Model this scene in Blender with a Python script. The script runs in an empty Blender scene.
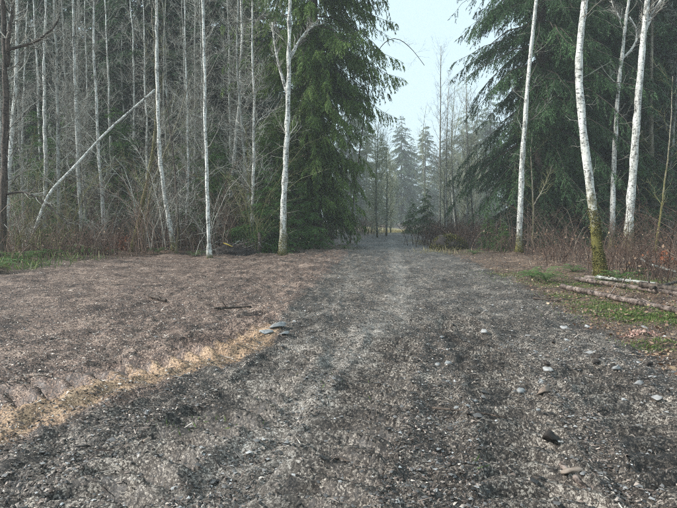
import bpy, math
import numpy as np

rng = np.random.default_rng(11)
C = bpy.context.scene.collection
PI = math.pi

# ------------------------------------------------------------------ camera
W, H, FPX = 677.0, 508.0, 511.0
CAM_H = 1.6
PITCH = math.radians(-3.8)
cam_data = bpy.data.cameras.new('camera')
cam_data.sensor_width = 36.0
cam_data.lens = 36.0 * FPX / W
cam_data.clip_start = 0.05
cam_data.clip_end = 3000
cam = bpy.data.objects.new('camera', cam_data)
cam.location = (0, 0, CAM_H)
cam.rotation_euler = (PI / 2 + PITCH, 0, 0)
C.objects.link(cam)
bpy.context.scene.camera = cam

# ------------------------------------------------------------------ sky, sun, exposure (overcast, misty)
SUN_EL, SUN_AZ = math.radians(36), math.radians(263)
world = bpy.data.worlds.new('World')
bpy.context.scene.world = world
world.use_nodes = True
wn = world.node_tree.nodes
wl = world.node_tree.links
bg = wn['Background']
sky = wn.new('ShaderNodeTexSky')
sky.sky_type = 'NISHITA'
sky.sun_disc = False
sky.sun_elevation = SUN_EL
sky.sun_rotation = SUN_AZ
sky.air_density = 1.0
sky.dust_density = 4.0
sky.ozone_density = 1.0
mixw = wn.new('ShaderNodeMixRGB')
mixw.inputs[0].default_value = 0.85
mixw.inputs[2].default_value = (4.3, 5.55, 6.15, 1)      # the even grey of a low cloud layer
wl.new(sky.outputs[0], mixw.inputs[1])
wl.new(mixw.outputs[0], bg.inputs[0])
bg.inputs[1].default_value = 0.05
sun_data = bpy.data.lights.new('sun', 'SUN')
sun_data.energy = 1.5
sun_data.angle = math.radians(10)
sun_data.color = (1.0, 0.97, 0.93)
sun = bpy.data.objects.new('sun', sun_data)
sun.rotation_euler = (PI / 2 - SUN_EL, 0, PI - SUN_AZ)
C.objects.link(sun)
sc = bpy.context.scene
sc.view_settings.view_transform = 'Standard'
sc.view_settings.look = 'None'
sc.view_settings.exposure = 2.0
sc.view_settings.gamma = 1.0
sc.view_settings.use_curve_mapping = False
sc.render.engine = 'CYCLES'
sc.cycles.max_bounces = 6
sc.cycles.diffuse_bounces = 3
sc.cycles.glossy_bounces = 2
sc.cycles.transmission_bounces = 3
sc.cycles.volume_bounces = 1
sc.cycles.sample_clamp_indirect = 3.0
sc.cycles.sample_clamp_direct = 6.0
sc.cycles.use_denoising = False
sc.cycles.filter_width = 1.1

# ------------------------------------------------------------------ helpers: pixels to rays
def ray(px, py):
    a, b = (px - W / 2) / FPX, -(py - H / 2) / FPX
    ct, st = math.cos(PITCH), math.sin(PITCH)
    return np.array([a, ct - b * st, st + b * ct])

def ground_at(px, py):
    d = ray(px, py)
    k = -CAM_H / d[2]
    return np.array([d[0] * k, d[1] * k])

def in_plane(px, py, Y):
    d = ray(px, py)
    k = Y / d[1]
    return np.array([d[0] * k, Y, CAM_H + d[2] * k])

# ------------------------------------------------------------------ helpers: noise
def _hash(ix, iy, seed):
    h = (ix.astype(np.int64) * 374761393 + iy.astype(np.int64) * 668265263 + seed * 1442695041) & 0x7fffffff
    h = ((h ^ (h >> 13)) * 1274126177) & 0x7fffffff
    h = (h ^ (h >> 16)) & 0xffff
    return h / 65535.0

def vnoise(x, y, seed=0):
    ix, iy = np.floor(x), np.floor(y)
    fx, fy = x - ix, y - iy
    fx = fx * fx * (3 - 2 * fx); fy = fy * fy * (3 - 2 * fy)
    a = _hash(ix, iy, seed); b = _hash(ix + 1, iy, seed)
    c = _hash(ix, iy + 1, seed); d = _hash(ix + 1, iy + 1, seed)
    return (a + (b - a) * fx) * (1 - fy) + (c + (d - c) * fx) * fy

def fbm(x, y, seed=0, octv=3):
    s = 0; amp = 0.5; tot = 0
    for o in range(octv):
        s = s + amp * vnoise(x * 2 ** o, y * 2 ** o, seed + o * 17); tot += amp; amp *= 0.55
    return s / tot

def sstep(a, b, x):
    t = np.clip((x - a) / (b - a), 0, 1)
    return t * t * (3 - 2 * t)

def norm(v):
    return v / np.maximum(np.linalg.norm(v, axis=-1, keepdims=True), 1e-9)

# ------------------------------------------------------------------ helpers: objects
def build_mesh(name, V, F, attrs=None, smooth=False):
    V = np.ascontiguousarray(V, dtype=np.float32)
    Fs = F if isinstance(F, list) else [F]
    Fs = [np.asarray(f, dtype=np.int32) for f in Fs if len(f)]
    me = bpy.data.meshes.new(name)
    me.vertices.add(len(V))
    me.vertices.foreach_set('co', V.ravel())
    nl = sum(f.size for f in Fs); nf = sum(len(f) for f in Fs)
    me.loops.add(nl)
    me.loops.foreach_set('vertex_index', np.concatenate([f.ravel() for f in Fs]))
    me.polygons.add(nf)
    tot = np.concatenate([np.full(len(f), f.shape[1], dtype=np.int32) for f in Fs])
    st = np.concatenate([[0], np.cumsum(tot)[:-1]]).astype(np.int32)
    me.polygons.foreach_set('loop_start', st)
    me.polygons.foreach_set('loop_total', tot)
    if smooth:
        me.polygons.foreach_set('use_smooth', np.ones(nf, dtype=bool))
    for k, a in (attrs or {}).items():
        at = me.attributes.new(k, 'FLOAT', 'POINT')
        at.data.foreach_set('value', np.ascontiguousarray(a, dtype=np.float32))
    me.update(calc_edges=True)
    return me

def link(name, data, mat=None, parent=None, loc=None, rotz=0.0, scale=1.0, kind=None):
    if data is not None and mat is not None and not data.materials:
        data.materials.append(mat)
    o = bpy.data.objects.new(name, data)
    C.objects.link(o)
    if parent is not None:
        o.parent = parent
    if loc is not None:
        o.location = tuple(float(v) for v in loc)
    o.rotation_euler = (0, 0, rotz)
    o.scale = (scale,) * 3 if np.isscalar(scale) else scale
    if kind:
        o['kind'] = kind
    return o

def tag(o, label, cat, group=None):
    o['label'] = label; o['category'] = cat
    if group:
        o['group'] = group
    return o

def thing(name, label, cat, loc, rotz=0.0, scale=1.0, group=None):
    o = link(name, None, None, None, loc, rotz, scale)
    o.empty_display_size = 0.3
    return tag(o, label, cat, group)

def dup(root, loc, rotz, scale, label, group=None):
    r = root.copy(); C.objects.link(r)
    r.location = tuple(float(v) for v in loc); r.rotation_euler = (0, 0, rotz)
    r.scale = (scale,) * 3 if np.isscalar(scale) else scale
    r['label'] = label
    if group:
        r['group'] = group
    for ch in list(root.children):
        c = ch.copy(); C.objects.link(c); c.parent = r
        for g in ch.children:
            d = g.copy(); C.objects.link(d); d.parent = c
    return r

# ------------------------------------------------------------------ helpers: geometry
def tubes(P, R, S=3, cap=False):
    """P (N,K,3) paths, R (N,K) radii -> verts, quads, index of the path of each vertex"""
    P = np.asarray(P, dtype=float); R = np.asarray(R, dtype=float)
    if cap:
        P = np.concatenate([P[:, :1], P, P[:, -1:]], 1)
        R = np.concatenate([R[:, :1] * 0.02, R, R[:, -1:] * 0.02], 1)
    N, K, _ = P.shape
    T = np.gradient(P, axis=1)
    T = norm(T)
    m = norm(P[:, -1] - P[:, 0])
    ref = np.where(np.abs(m[:, 2:3]) < 0.8, np.array([[0, 0, 1.0]]), np.array([[1.0, 0, 0]]))
    u0 = norm(np.cross(m, ref))[:, None, :]
    u = norm(u0 - T * np.sum(T * u0, -1, keepdims=True))
    v = np.cross(T, u)
    ang = np.arange(S) * 2 * PI / S
    ring = P[:, :, None, :] + R[:, :, None, None] * (np.cos(ang)[None, None, :, None] * u[:, :, None, :] + np.sin(ang)[None, None, :, None] * v[:, :, None, :])
    V = ring.reshape(-1, 3)
    base = (np.arange(N)[:, None, None] * K + np.arange(K - 1)[None, :, None]) * S + np.arange(S)[None, None, :]
    nxt = (np.arange(N)[:, None, None] * K + np.arange(K - 1)[None, :, None]) * S + ((np.arange(S) + 1) % S)[None, None, :]
    F = np.stack([base, nxt, nxt + S, base + S], -1).reshape(-1, 4)
    return V, F, np.repeat(np.arange(N), K * S)

def join(parts):
    """parts: list of (V, F, attrs) with the same face size per entry"""
    off = 0; Vs = []; Fs = {}; A = {}
    for V, F, at in parts:
        Vs.append(V)
        Fs.setdefault(F.shape[1], []).append(F + off)
        for k, a in at.items():
            A.setdefault(k, []).append(np.broadcast_to(a, (len(V),)))
        off += len(V)
    return np.concatenate(Vs), [np.concatenate(f) for f in Fs.values()], {k: np.concatenate(a) for k, a in A.items()}

def resample(P, K):
    P = np.asarray(P, dtype=float)
    d = np.concatenate([[0], np.cumsum(np.linalg.norm(np.diff(P, axis=0), axis=1))])
    t = np.linspace(0, d[-1], K)
    # smooth interpolation: Catmull-like through cubic smoothing of linear samples
    Q = np.stack([np.interp(t, d, P[:, i]) for i in range(3)], 1)
    for _ in range(3):
        Q[1:-1] = 0.25 * Q[:-2] + 0.5 * Q[1:-1] + 0.25 * Q[2:]
    return Q

def spawn(PP, PR, n, tmin, tmax, L0, L1, spread, up, K=4, wander=0.12, rr=0.5, rmin=0.002, r=rng, bias=None):
    """children of the paths PP: (n,K,3) paths and radii"""
    N, KP, _ = PP.shape
    w = np.linalg.norm(PP[:, -1] - PP[:, 0], axis=1); w = w / w.sum()
    i = r.choice(N, n, p=w)
    t = tmin + (tmax - tmin) * r.random(n)
    f = t * (KP - 1); a = np.minimum(f.astype(int), KP - 2); fr = (f - a)[:, None]
    p = PP[i, a] * (1 - fr) + PP[i, a + 1] * fr
    rad = PR[i, a] * (1 - fr[:, 0]) + PR[i, a + 1] * fr[:, 0]
    tan = norm(PP[i, a + 1] - PP[i, a])
    q = norm(np.cross(tan, norm(r.normal(size=(n, 3)))))
    d = norm(tan * math.cos(spread) + q * math.sin(spread) + np.array([0, 0, up]) * 1.0)
    L = (L0 + (L1 - L0) * r.random(n)) * (1 - 0.55 * t)
    s = np.linspace(0, 1, K)
    wob = np.cumsum(r.normal(size=(n, K, 3)) * wander / K, axis=1); wob[:, 0] = 0
    path = p[:, None] + L[:, None, None] * (d[:, None] * s[None, :, None] + wob + np.array([0, 0, up * 0.5])[None, None] * (s ** 2)[None, :, None])
    rs = np.maximum(rad * rr, rmin)[:, None] * (1 - 0.72 * s)[None]
    return path, rs

def leaflets(p, d, L, Wd, r=rng, flat=0.6):
    """diamond blades, one quad each"""
    n = len(p)
    nrm = norm(np.array([0, 0, 1.0]) + r.normal(size=(n, 3)) * flat)
    b = norm(np.cross(d, nrm))
    mid = p + d * (L * 0.45)[:, None]
    V = np.stack([p, mid + b * Wd[:, None], p + d * L[:, None], mid - b * Wd[:, None]], 1)
    V[:, 1, 2] -= Wd * 0.3; V[:, 3, 2] -= Wd * 0.3
    return V.reshape(-1, 3), np.arange(4 * n).reshape(n, 4)

def needles(p, d, L, Wd, r=rng, flat=0.6):
    """narrow pointed blades, one triangle each"""
    n = len(p)
    nrm = norm(np.array([0, 0, 1.0]) + r.normal(size=(n, 3)) * flat)
    b = norm(np.cross(d, nrm))
    q = p + d * (L * 0.25)[:, None]
    V = np.stack([q - b * Wd[:, None], q + b * Wd[:, None], p + d * L[:, None]], 1)
    V[:, 0] -= d * (L * 0.3 * r.random(n))[:, None]
    return V.reshape(-1, 3), np.arange(3 * n).reshape(n, 3)

# ------------------------------------------------------------------ materials
def new_mat(name):
    m = bpy.data.materials.new(name); m.use_nodes = True
    nt = m.node_tree
    return m, nt, nt.nodes, nt.links, nt.nodes['Principled BSDF']

def ramp(nodes, stops, interp='LINEAR'):
    n = nodes.new('ShaderNodeValToRGB'); cr = n.color_ramp; cr.interpolation = interp
    while len(cr.elements) < len(stops):
        cr.elements.new(0.5)
    for e, (p, c) in zip(cr.elements, stops):
        e.position = p; e.color = (*c, 1)
    return n

def attr(nodes, name):
    n = nodes.new('ShaderNodeAttribute'); n.attribute_name = name
    return n

def math_node(nodes, links, op, a, b, clamp=False):
    n = nodes.new('ShaderNodeMath'); n.operation = op; n.use_clamp = clamp
    for k, v in ((0, a), (1, b)):
        if isinstance(v, (int, float)):
            n.inputs[k].default_value = v
        else:
            links.new(v, n.inputs[k])
    return n.outputs[0]

def mixc(nodes, links, fac, a, b, mode='MIX'):
    n = nodes.new('ShaderNodeMixRGB'); n.blend_type = mode
    for k, v in ((0, fac), (1, a), (2, b)):
        if isinstance(v, (int, float)):
            n.inputs[k].default_value = v
        elif isinstance(v, tuple):
            n.inputs[k].default_value = (*v, 1)
        else:
            links.new(v, n.inputs[k])
    return n.outputs[0]

def tex_noise(nodes, links, vec, scale, detail=4, rough=0.6):
    n = nodes.new('ShaderNodeTexNoise'); n.inputs['Scale'].default_value = scale
    n.inputs['Detail'].default_value = detail; n.inputs['Roughness'].default_value = rough
    if vec is not None:
        links.new(vec, n.inputs['Vector'])
    return n

def coords(nodes, links, scale=(1, 1, 1)):
    tc = nodes.new('ShaderNodeTexCoord'); mp = nodes.new('ShaderNodeMapping')
    mp.inputs['Scale'].default_value = scale
    links.new(tc.outputs['Object'], mp.inputs['Vector'])
    return mp.outputs['Vector']

def bump(nodes, links, height, strength, dist, bsdf):
    b = nodes.new('ShaderNodeBump'); b.inputs['Strength'].default_value = strength
    b.inputs['Distance'].default_value = dist
    links.new(height, b.inputs['Height']); links.new(b.outputs[0], bsdf.inputs['Normal'])

def tint_mat(name, stops, rough=0.8, spec=0.3, noise_scale=None, translucent=0.0):
    """colour picked by the 'tint' attribute of each piece, broken up by fine noise"""
    m, nt, N, L, B = new_mat(name)
    t = attr(N, 'tint').outputs['Fac']
    if noise_scale:
        nz = tex_noise(N, L, coords(N, L), noise_scale, 3, 0.6).outputs[0]
        t = math_node(N, L, 'ADD', t, math_node(N, L, 'MULTIPLY', math_node(N, L, 'SUBTRACT', nz, 0.5), 0.5), True)
    r = ramp(N, stops)
    L.new(t, r.inputs[0]); L.new(r.outputs[0], B.inputs['Base Color'])
    B.inputs['Roughness'].default_value = rough
    B.inputs['Specular IOR Level'].default_value = spec
    if translucent:
        tr = N.new('ShaderNodeBsdfTranslucent'); L.new(r.outputs[0], tr.inputs[0])
        mx = N.new('ShaderNodeMixShader'); mx.inputs[0].default_value = translucent
        L.new(B.outputs[0], mx.inputs[1]); L.new(tr.outputs[0], mx.inputs[2])
        L.new(mx.outputs[0], N['Material Output'].inputs['Surface'])
    return m

def bark_mat(name, pale, mid, dark, moss_col=((0.035, 0.034, 0.010), (0.20, 0.18, 0.050)), contrast=(0.36, 0.58), sc_=(1, 1, 0.35), fine=26.0):
    m, nt, N, L, B = new_mat(name)
    v = coords(N, L, sc_)
    n1 = tex_noise(N, L, v, fine * 0.22, 6, 0.78).outputs[0]
    r1 = ramp(N, [(contrast[0], dark), (0.5 * (contrast[0] + contrast[1]), mid), (contrast[1], pale)])
    L.new(n1, r1.inputs[0])
    v2 = coords(N, L, (1, 1, 2.6))
    vo = N.new('ShaderNodeTexNoise'); vo.inputs['Scale'].default_value = fine * 0.33
    vo.inputs['Detail'].default_value = 5; vo.inputs['Roughness'].default_value = 0.7; L.new(v2, vo.inputs['Vector'])
    r2 = ramp(N, [(0.395, (0.03, 0.03, 0.03)), (0.475, (1, 1, 1))]); L.new(vo.outputs[0], r2.inputs[0])
    col = mixc(N, L, math_node(N, L, 'MULTIPLY_ADD', r2.outputs[0], 0.75) if False else 0.85, r1.outputs[0], r2.outputs[0], 'MULTIPLY')
    n3 = tex_noise(N, L, coords(N, L), 11.0, 6, 0.85).outputs[0]
    mr = ramp(N, [(0.25, moss_col[0]), (0.7, moss_col[1])])
    n4 = tex_noise(N, L, coords(N, L), 40.0, 3, 0.7).outputs[0]
    L.new(n4, mr.inputs[0])
    ma = attr(N, 'moss').outputs['Fac']
    f = math_node(N, L, 'ADD', ma, n3)
    fr = ramp(N, [(0.0, (0, 0, 0)), (1.0, (1, 1, 1))])
    f2 = math_node(N, L, 'MULTIPLY', math_node(N, L, 'SUBTRACT', f, 0.92), 4.0, True)
    col = mixc(N, L, f2, col, mr.outputs[0])
    L.new(col, B.inputs['Base Color'])
    B.inputs['Roughness'].default_value = 0.75
    B.inputs['Specular IOR Level'].default_value = 0.25
    bump(N, L, n1, 0.7, 0.02, B)
    return m

M = {}
M['alder'] = bark_mat('alder_bark', (0.76, 0.76, 0.71), (0.50, 0.50, 0.46), (0.09, 0.085, 0.075))
M['alder_grey'] = bark_mat('grey_alder_bark', (0.42, 0.43, 0.39), (0.26, 0.26, 0.23), (0.06, 0.055, 0.045))
M['dark_bark'] = bark_mat('dark_bark', (0.13, 0.10, 0.08), (0.07, 0.055, 0.045), (0.025, 0.02, 0.017), sc_=(2.2, 2.2, 0.4))
M['mossy_bark'] = bark_mat('mossy_bark', (0.30, 0.28, 0.22), (0.16, 0.14, 0.10), (0.05, 0.045, 0.03))
M['log_bark'] = bark_mat('log_bark', (0.27, 0.215, 0.185), (0.12, 0.092, 0.078), (0.028, 0.021, 0.017))
M['twig'] = tint_mat('twig_bark', [(0.0, (0.045, 0.032, 0.025)), (0.35, (0.14, 0.12, 0.10)), (0.7, (0.38, 0.37, 0.32)), (1.0, (0.62, 0.62, 0.55))], 0.8, 0.25)
M['twig_moss'] = tint_mat('mossy_twig_bark', [(0.0, (0.05, 0.045, 0.02)), (0.5, (0.16, 0.15, 0.06)), (1.0, (0.36, 0.37, 0.22))], 0.85, 0.2)
M['cane'] = tint_mat('cane_bark', [(0.0, (0.03, 0.018, 0.013)), (0.4, (0.095, 0.057, 0.042)), (0.75, (0.20, 0.135, 0.10)), (1.0, (0.42, 0.34, 0.26))], 0.75, 0.3)
M['needle'] = tint_mat('fir_needles', [(0.0, (0.016, 0.038, 0.014)), (0.45, (0.045, 0.10, 0.036)), (0.8, (0.088, 0.175, 0.062)), (1.0, (0.16, 0.25, 0.10))], 0.5, 0.35, None, 0.2)
M['cedar'] = tint_mat('cedar_sprays', [(0.0, (0.022, 0.048, 0.008)), (0.4, (0.085, 0.15, 0.028)), (0.75, (0.17, 0.26, 0.058)), (1.0, (0.32, 0.40, 0.13))], 0.5, 0.35, None, 0.25)
M['young'] = tint_mat('young_needles', [(0.0, (0.026, 0.06, 0.016)), (0.5, (0.075, 0.16, 0.036)), (1.0, (0.16, 0.27, 0.08))], 0.5, 0.35, None, 0.25)
M['fern'] = tint_mat('fern_green', [(0.0, (0.035, 0.075, 0.02)), (0.5, (0.08, 0.15, 0.038)), (1.0, (0.17, 0.25, 0.08))], 0.5, 0.4, None, 0.25)
M['grass'] = tint_mat('grass_blades', [(0.0, (0.04, 0.075, 0.02)), (0.5, (0.10, 0.17, 0.042)), (0.8, (0.20, 0.25, 0.075)), (1.0, (0.38, 0.36, 0.17))], 0.6, 0.3, None, 0.3)
M['dry_grass'] = tint_mat('dry_grass_blades', [(0.0, (0.15, 0.13, 0.06)), (0.5, (0.32, 0.28, 0.15)), (1.0, (0.50, 0.44, 0.27))], 0.7, 0.3, None, 0.3)
M['leaf'] = tint_mat('dead_leaves', [(0.0, (0.05, 0.028, 0.018)), (0.4, (0.16, 0.09, 0.055)), (0.75, (0.30, 0.20, 0.13)), (1.0, (0.46, 0.36, 0.24))], 0.6, 0.4, None, 0.15)
M['chip'] = tint_mat('wood_chips', [(0.0, (0.010, 0.008, 0.006)), (0.33, (0.05, 0.038, 0.031)), (0.55, (0.16, 0.125, 0.105)), (0.8, (0.38, 0.32, 0.275)), (1.0, (0.60, 0.54, 0.47))], 0.6, 0.45)
M['gravel'] = tint_mat('crushed_gravel', [(0.0, (0.012, 0.012, 0.012)), (0.35, (0.055, 0.053, 0.051)), (0.7, (0.17, 0.165, 0.16)), (1.0, (0.46, 0.46, 0.45))], 0.5, 0.5)
M['stone'] = tint_mat('grey_stone', [(0.0, (0.09, 0.09, 0.09)), (0.5, (0.25, 0.25, 0.245)), (1.0, (0.50, 0.50, 0.49))], 0.55, 0.4, 22.0)
M['dark_stone'] = tint_mat('dark_clod', [(0.0, (0.012, 0.01, 0.009)), (0.5, (0.035, 0.028, 0.024)), (1.0, (0.08, 0.065, 0.055))], 0.7, 0.3, 22.0)
M['brown_stone'] = tint_mat('brown_stone', [(0.0, (0.10, 0.075, 0.06)), (0.5, (0.22, 0.17, 0.135)), (1.0, (0.36, 0.30, 0.25))], 0.7, 0.3, 22.0)
M['rotten'] = tint_mat('rotten_wood', [(0.0, (0.12, 0.06, 0.05)), (0.5, (0.25, 0.14, 0.115)), (1.0, (0.42, 0.29, 0.24))], 0.8, 0.2, 30.0)
M['yellow_wood'] = tint_mat('fresh_yellow_wood', [(0.0, (0.45, 0.30, 0.05)), (1.0, (0.70, 0.52, 0.12))], 0.7, 0.2)
M['moss_clump'] = tint_mat('moss_clump', [(0.0, (0.025, 0.026, 0.01)), (0.5, (0.095, 0.09, 0.028)), (1.0, (0.24, 0.215, 0.085))], 0.9, 0.15)
M['lichen'] = tint_mat('lichen_twigs', [(0.0, (0.14, 0.16, 0.10)), (0.5, (0.36, 0.39, 0.26)), (1.0, (0.60, 0.62, 0.46))], 0.85, 0.2)
M['rust_leaf'] = tint_mat('rust_leaves', [(0.0, (0.16, 0.045, 0.02)), (1.0, (0.42, 0.14, 0.06))], 0.7, 0.3, None, 0.2)

# ------------------------------------------------------------------ the ground: zones and relief
def edge_fn(pts):
    g = np.array([ground_at(*p) for p in pts]); o = np.argsort(g[:, 1]); g = g[o]
    def f(y):
        # linear, carried on beyond both ends
        s0 = (g[1, 0] - g[0, 0]) / (g[1, 1] - g[0, 1]); s1 = (g[-1, 0] - g[-2, 0]) / (g[-1, 1] - g[-2, 1])
        r = np.interp(y, g[:, 1], g[:, 0])
        r = np.where(y < g[0, 1], g[0, 0] + s0 * (y - g[0, 1]), r)
        return np.where(y > g[-1, 1], g[-1, 0] + s1 * (y - g[-1, 1]), r)
    return f

ROAD_L = edge_fn([(0, 452), (150, 392), (268, 342), (292, 305), (322, 280), (342, 262), (352, 246), (377, 232)])
ROAD_R = edge_fn([(677, 372), (640, 345), (560, 310), (505, 277), (455, 257), (424, 245), (407, 232)])
WOOD_L = [(-60, 282), (0, 270), (40, 265), (150, 258), (250, 254), (300, 252), (335, 246), (360, 234), (375, 230)]
WOOD_R = [(760, 335), (677, 318), (600, 292), (540, 268), (500, 258), (462, 252), (430, 244), (415, 233), (405, 229)]
WL = np.array([ground_at(*p) for p in WOOD_L]); WR = np.array([ground_at(*p) for p in WOOD_R])
WLx = edge_fn(WOOD_L[5:]); WRx = edge_fn(WOOD_R)

def wood_left(x, y):
    """metres past the left edge of the open ground (positive inside the trees)"""
    yb = np.interp(x, WL[:, 0], WL[:, 1])
    return np.where(x < WL[5, 0], y - yb, np.minimum(y - yb, 50) if False else (WLx(y) - x) * 0.8)

def seg_dist(x, y, pts):
    g = np.array(pts); best = np.full(np.shape(x), 1e9); tt = np.zeros(np.shape(x)); acc = 0
    sd = np.zeros(np.shape(x))
    for i in range(len(g) - 1):
        a, b = g[i], g[i + 1]; ab = b - a; l2 = ab @ ab
        t = np.clip(((x - a[0]) * ab[0] + (y - a[1]) * ab[1]) / l2, 0, 1)
        dx, dy = x - a[0] - t * ab[0], y - a[1] - t * ab[1]
        d = np.hypot(dx, dy); k = d < best
        best = np.where(k, d, best); tt = np.where(k, acc + t * math.sqrt(l2), tt)
        sd = np.where(k, np.sign(ab[0] * dy - ab[1] * dx) * d, sd)
        acc += math.sqrt(l2)
    return best, tt, sd

CLAY = [ground_at(*p) for p in [(-90, 466), (0, 428), (80, 402), (160, 374), (230, 350), (272, 332)]]
PALE = [ground_at(*p) for p in [(392, 240), (397, 262), (402, 300), (355, 350), (310, 400), (250, 480), (225, 508)]]
PALE2 = [ground_at(*p) for p in [(352, 270), (338, 300), (300, 350), (255, 420), (180, 508)]]
TRACKS = [  # tracked-machine prints: centre line, half width, ridge spacing, relief
    ([ground_at(*p) for p in [(-120, 440), (0, 408), (100, 380), (200, 350), (262, 322)]], 0.32, 0.25, 0.045),
    ([ground_at(*p) for p in [(90, 508), (170, 450), (240, 410), (300, 350)]], 0.30, 0.24, 0.042),
    ([ground_at(*p) for p in [(290, 540), (330, 470), (370, 400), (395, 340)]], 0.32, 0.23, 0.042),
    ([ground_at(*p) for p in [(560, 540), (530, 440), (500, 380), (455, 320)]], 0.32, 0.24, 0.042),
    ([ground_at(*p) for p in [(720, 500), (650, 420), (590, 380)]], 0.32, 0.24, 0.04),
]

def zones(x, y):
    wob = (fbm(x * 1.3, y * 1.3, 5) - 0.5) * 0.9 + (fbm(x * 6, y * 6, 9) - 0.5) * 0.35
    wl_ = np.clip(0.3 + 0.03 * y, 0, 1.5)
    mulch = sstep(-0.25, 0.25, (ROAD_L(y) - x) + wob * wl_)
    verge = sstep(-0.35, 0.35, (x - ROAD_R(y)) + wob * 1.3 * wl_)
    wood_l = sstep(-0.3, 0.8, wood_left(x, y) + wob)
    wood_r = sstep(-0.3, 0.8, (x - WRx(y)) * 0.8 + wob)
    litter = np.maximum(np.maximum(wood_l, wood_r), verge * 0.9)
    dc, tc, sdc = seg_dist(x, y, CLAY)
    clay = 1.15 * sstep(0.42, 0.05, dc + wob * 0.25 + 0.25 * (fbm(x * 3.1, y * 3.1, 15) - .5)) * sstep(0.0, 0.6, tc + 0.2)
    dp, _, _ = seg_dist(x, y, PALE); dp2, _, _ = seg_dist(x, y, PALE2)
    pale = np.maximum(sstep(0.55, 0.05, dp + wob * 0.4), 0.6 * sstep(0.4, 0.05, dp2 + wob * 0.4))
    dry = sstep(5.5, 1.5, np.abs(x - np.interp(y, [50, 80], [6.2, 7.6])) + wob) * sstep(58, 68, y + wob * 4) * sstep(112, 96, y)
    return mulch, litter, clay, pale, wood_l, wood_r, dry

def tracks(x, y):
    press = np.zeros(np.shape(x)); tread = np.zeros(np.shape(x))
    for pts, hw, sp, am in TRACKS:
        d, t, sd = seg_dist(x, y, pts)
        k = sstep(hw * 1.15, hw * 0.9, d) * sstep(0.12, 0.28, fbm(x * 0.9, y * 0.9, 71))
        ph = (t + 0.30 * np.abs(sd) + 0.03 * (fbm(x * 4, y * 4, 73) - .5)) / sp * 2 * PI
        tread = tread + k * (am * 1.9 * np.clip(np.sin(ph) * 2.2, -1, 1) - 0.035) + 0.05 * np.exp(-((d - hw * 1.2) / 0.07) ** 2) * sstep(0.3, 0.6, fbm(x * 2, y * 2, 75))
        press = np.maximum(press, k)
    return press, tread

def height(x, y, fine=True):
    x = np.asarray(x, dtype=float); y = np.asarray(y, dtype=float)
    mulch, litter, clay, pale, wl_, wr_, _d = zones(x, y)
    h = (fbm(x * 0.45, y * 0.45, 21) - 0.5) * 0.18
    press, tread = tracks(x, y)
    h = h + tread
    h = h + (1 - 0.75 * press) * (fbm(x * 2.3, y * 2.3, 31) - 0.5) * 0.16 + (1 - 0.75 * press) * (np.abs(fbm(x * 4.5, y * 4.5, 33, 2) - 0.5) - .12) * 0.15
    h = h + mulch * 0.06 * (0.6 + 0.8 * fbm(x * 1.5, y * 1.5, 51)) - 0.035 * clay
    h = h + np.maximum(wl_, wr_) * (0.05 + 0.25 * (fbm(x * 0.5, y * 0.5, 61) - 0.3))
    if fine:
        h = h + (1 - 0.6 * press) * ((fbm(x * 9, y * 9, 41) - 0.5) * 0.06 + (vnoise(x * 22, y * 22, 43) - 0.5) * 0.022)
    return h

def zat(x, y):
    return float(height(np.array([x]), np.array([y]))[0])

# the sheet: fine squares near the viewer, growing outward
def axis_x():
    a = np.arange(0, 3.6, 0.045); g = [a[-1] + 0.05]
    while g[-1] < 420:
        g.append(g[-1] + 0.04 + 0.075 * (g[-1] - 3.5))
    a = np.concatenate([a, g]); return np.concatenate([-a[:0:-1], a])
def axis_y():
    g = [1.2]
    while g[-1] < 420:
        g.append(g[-1] + max(0.03, 0.0112 * g[-1]))
    b = [1.2 - 0.3 * (1.3 ** k - 1) / 0.3 for k in range(1, 14)]
    return np.concatenate([b[::-1], g])
ax, ay = axis_x(), axis_y()
GX, GY = np.meshgrid(ax, ay)
gx, gy = GX.ravel(), GY.ravel()
gz = height(gx, gy)
zm = zones(gx, gy)
nx, ny = len(ax), len(ay)
i0 = (np.arange(ny - 1)[:, None] * nx + np.arange(nx - 1)[None]).ravel()
GF = np.stack([i0, i0 + 1, i0 + nx + 1, i0 + nx], 1)
me = build_mesh('ground', np.stack([gx, gy, gz], 1), GF, {'mulch': zm[0], 'litter': zm[1], 'clay': zm[2], 'pale': zm[3], 'wood': np.maximum(zm[4], zm[5]), 'dry': zm[6]}, True)

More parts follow.
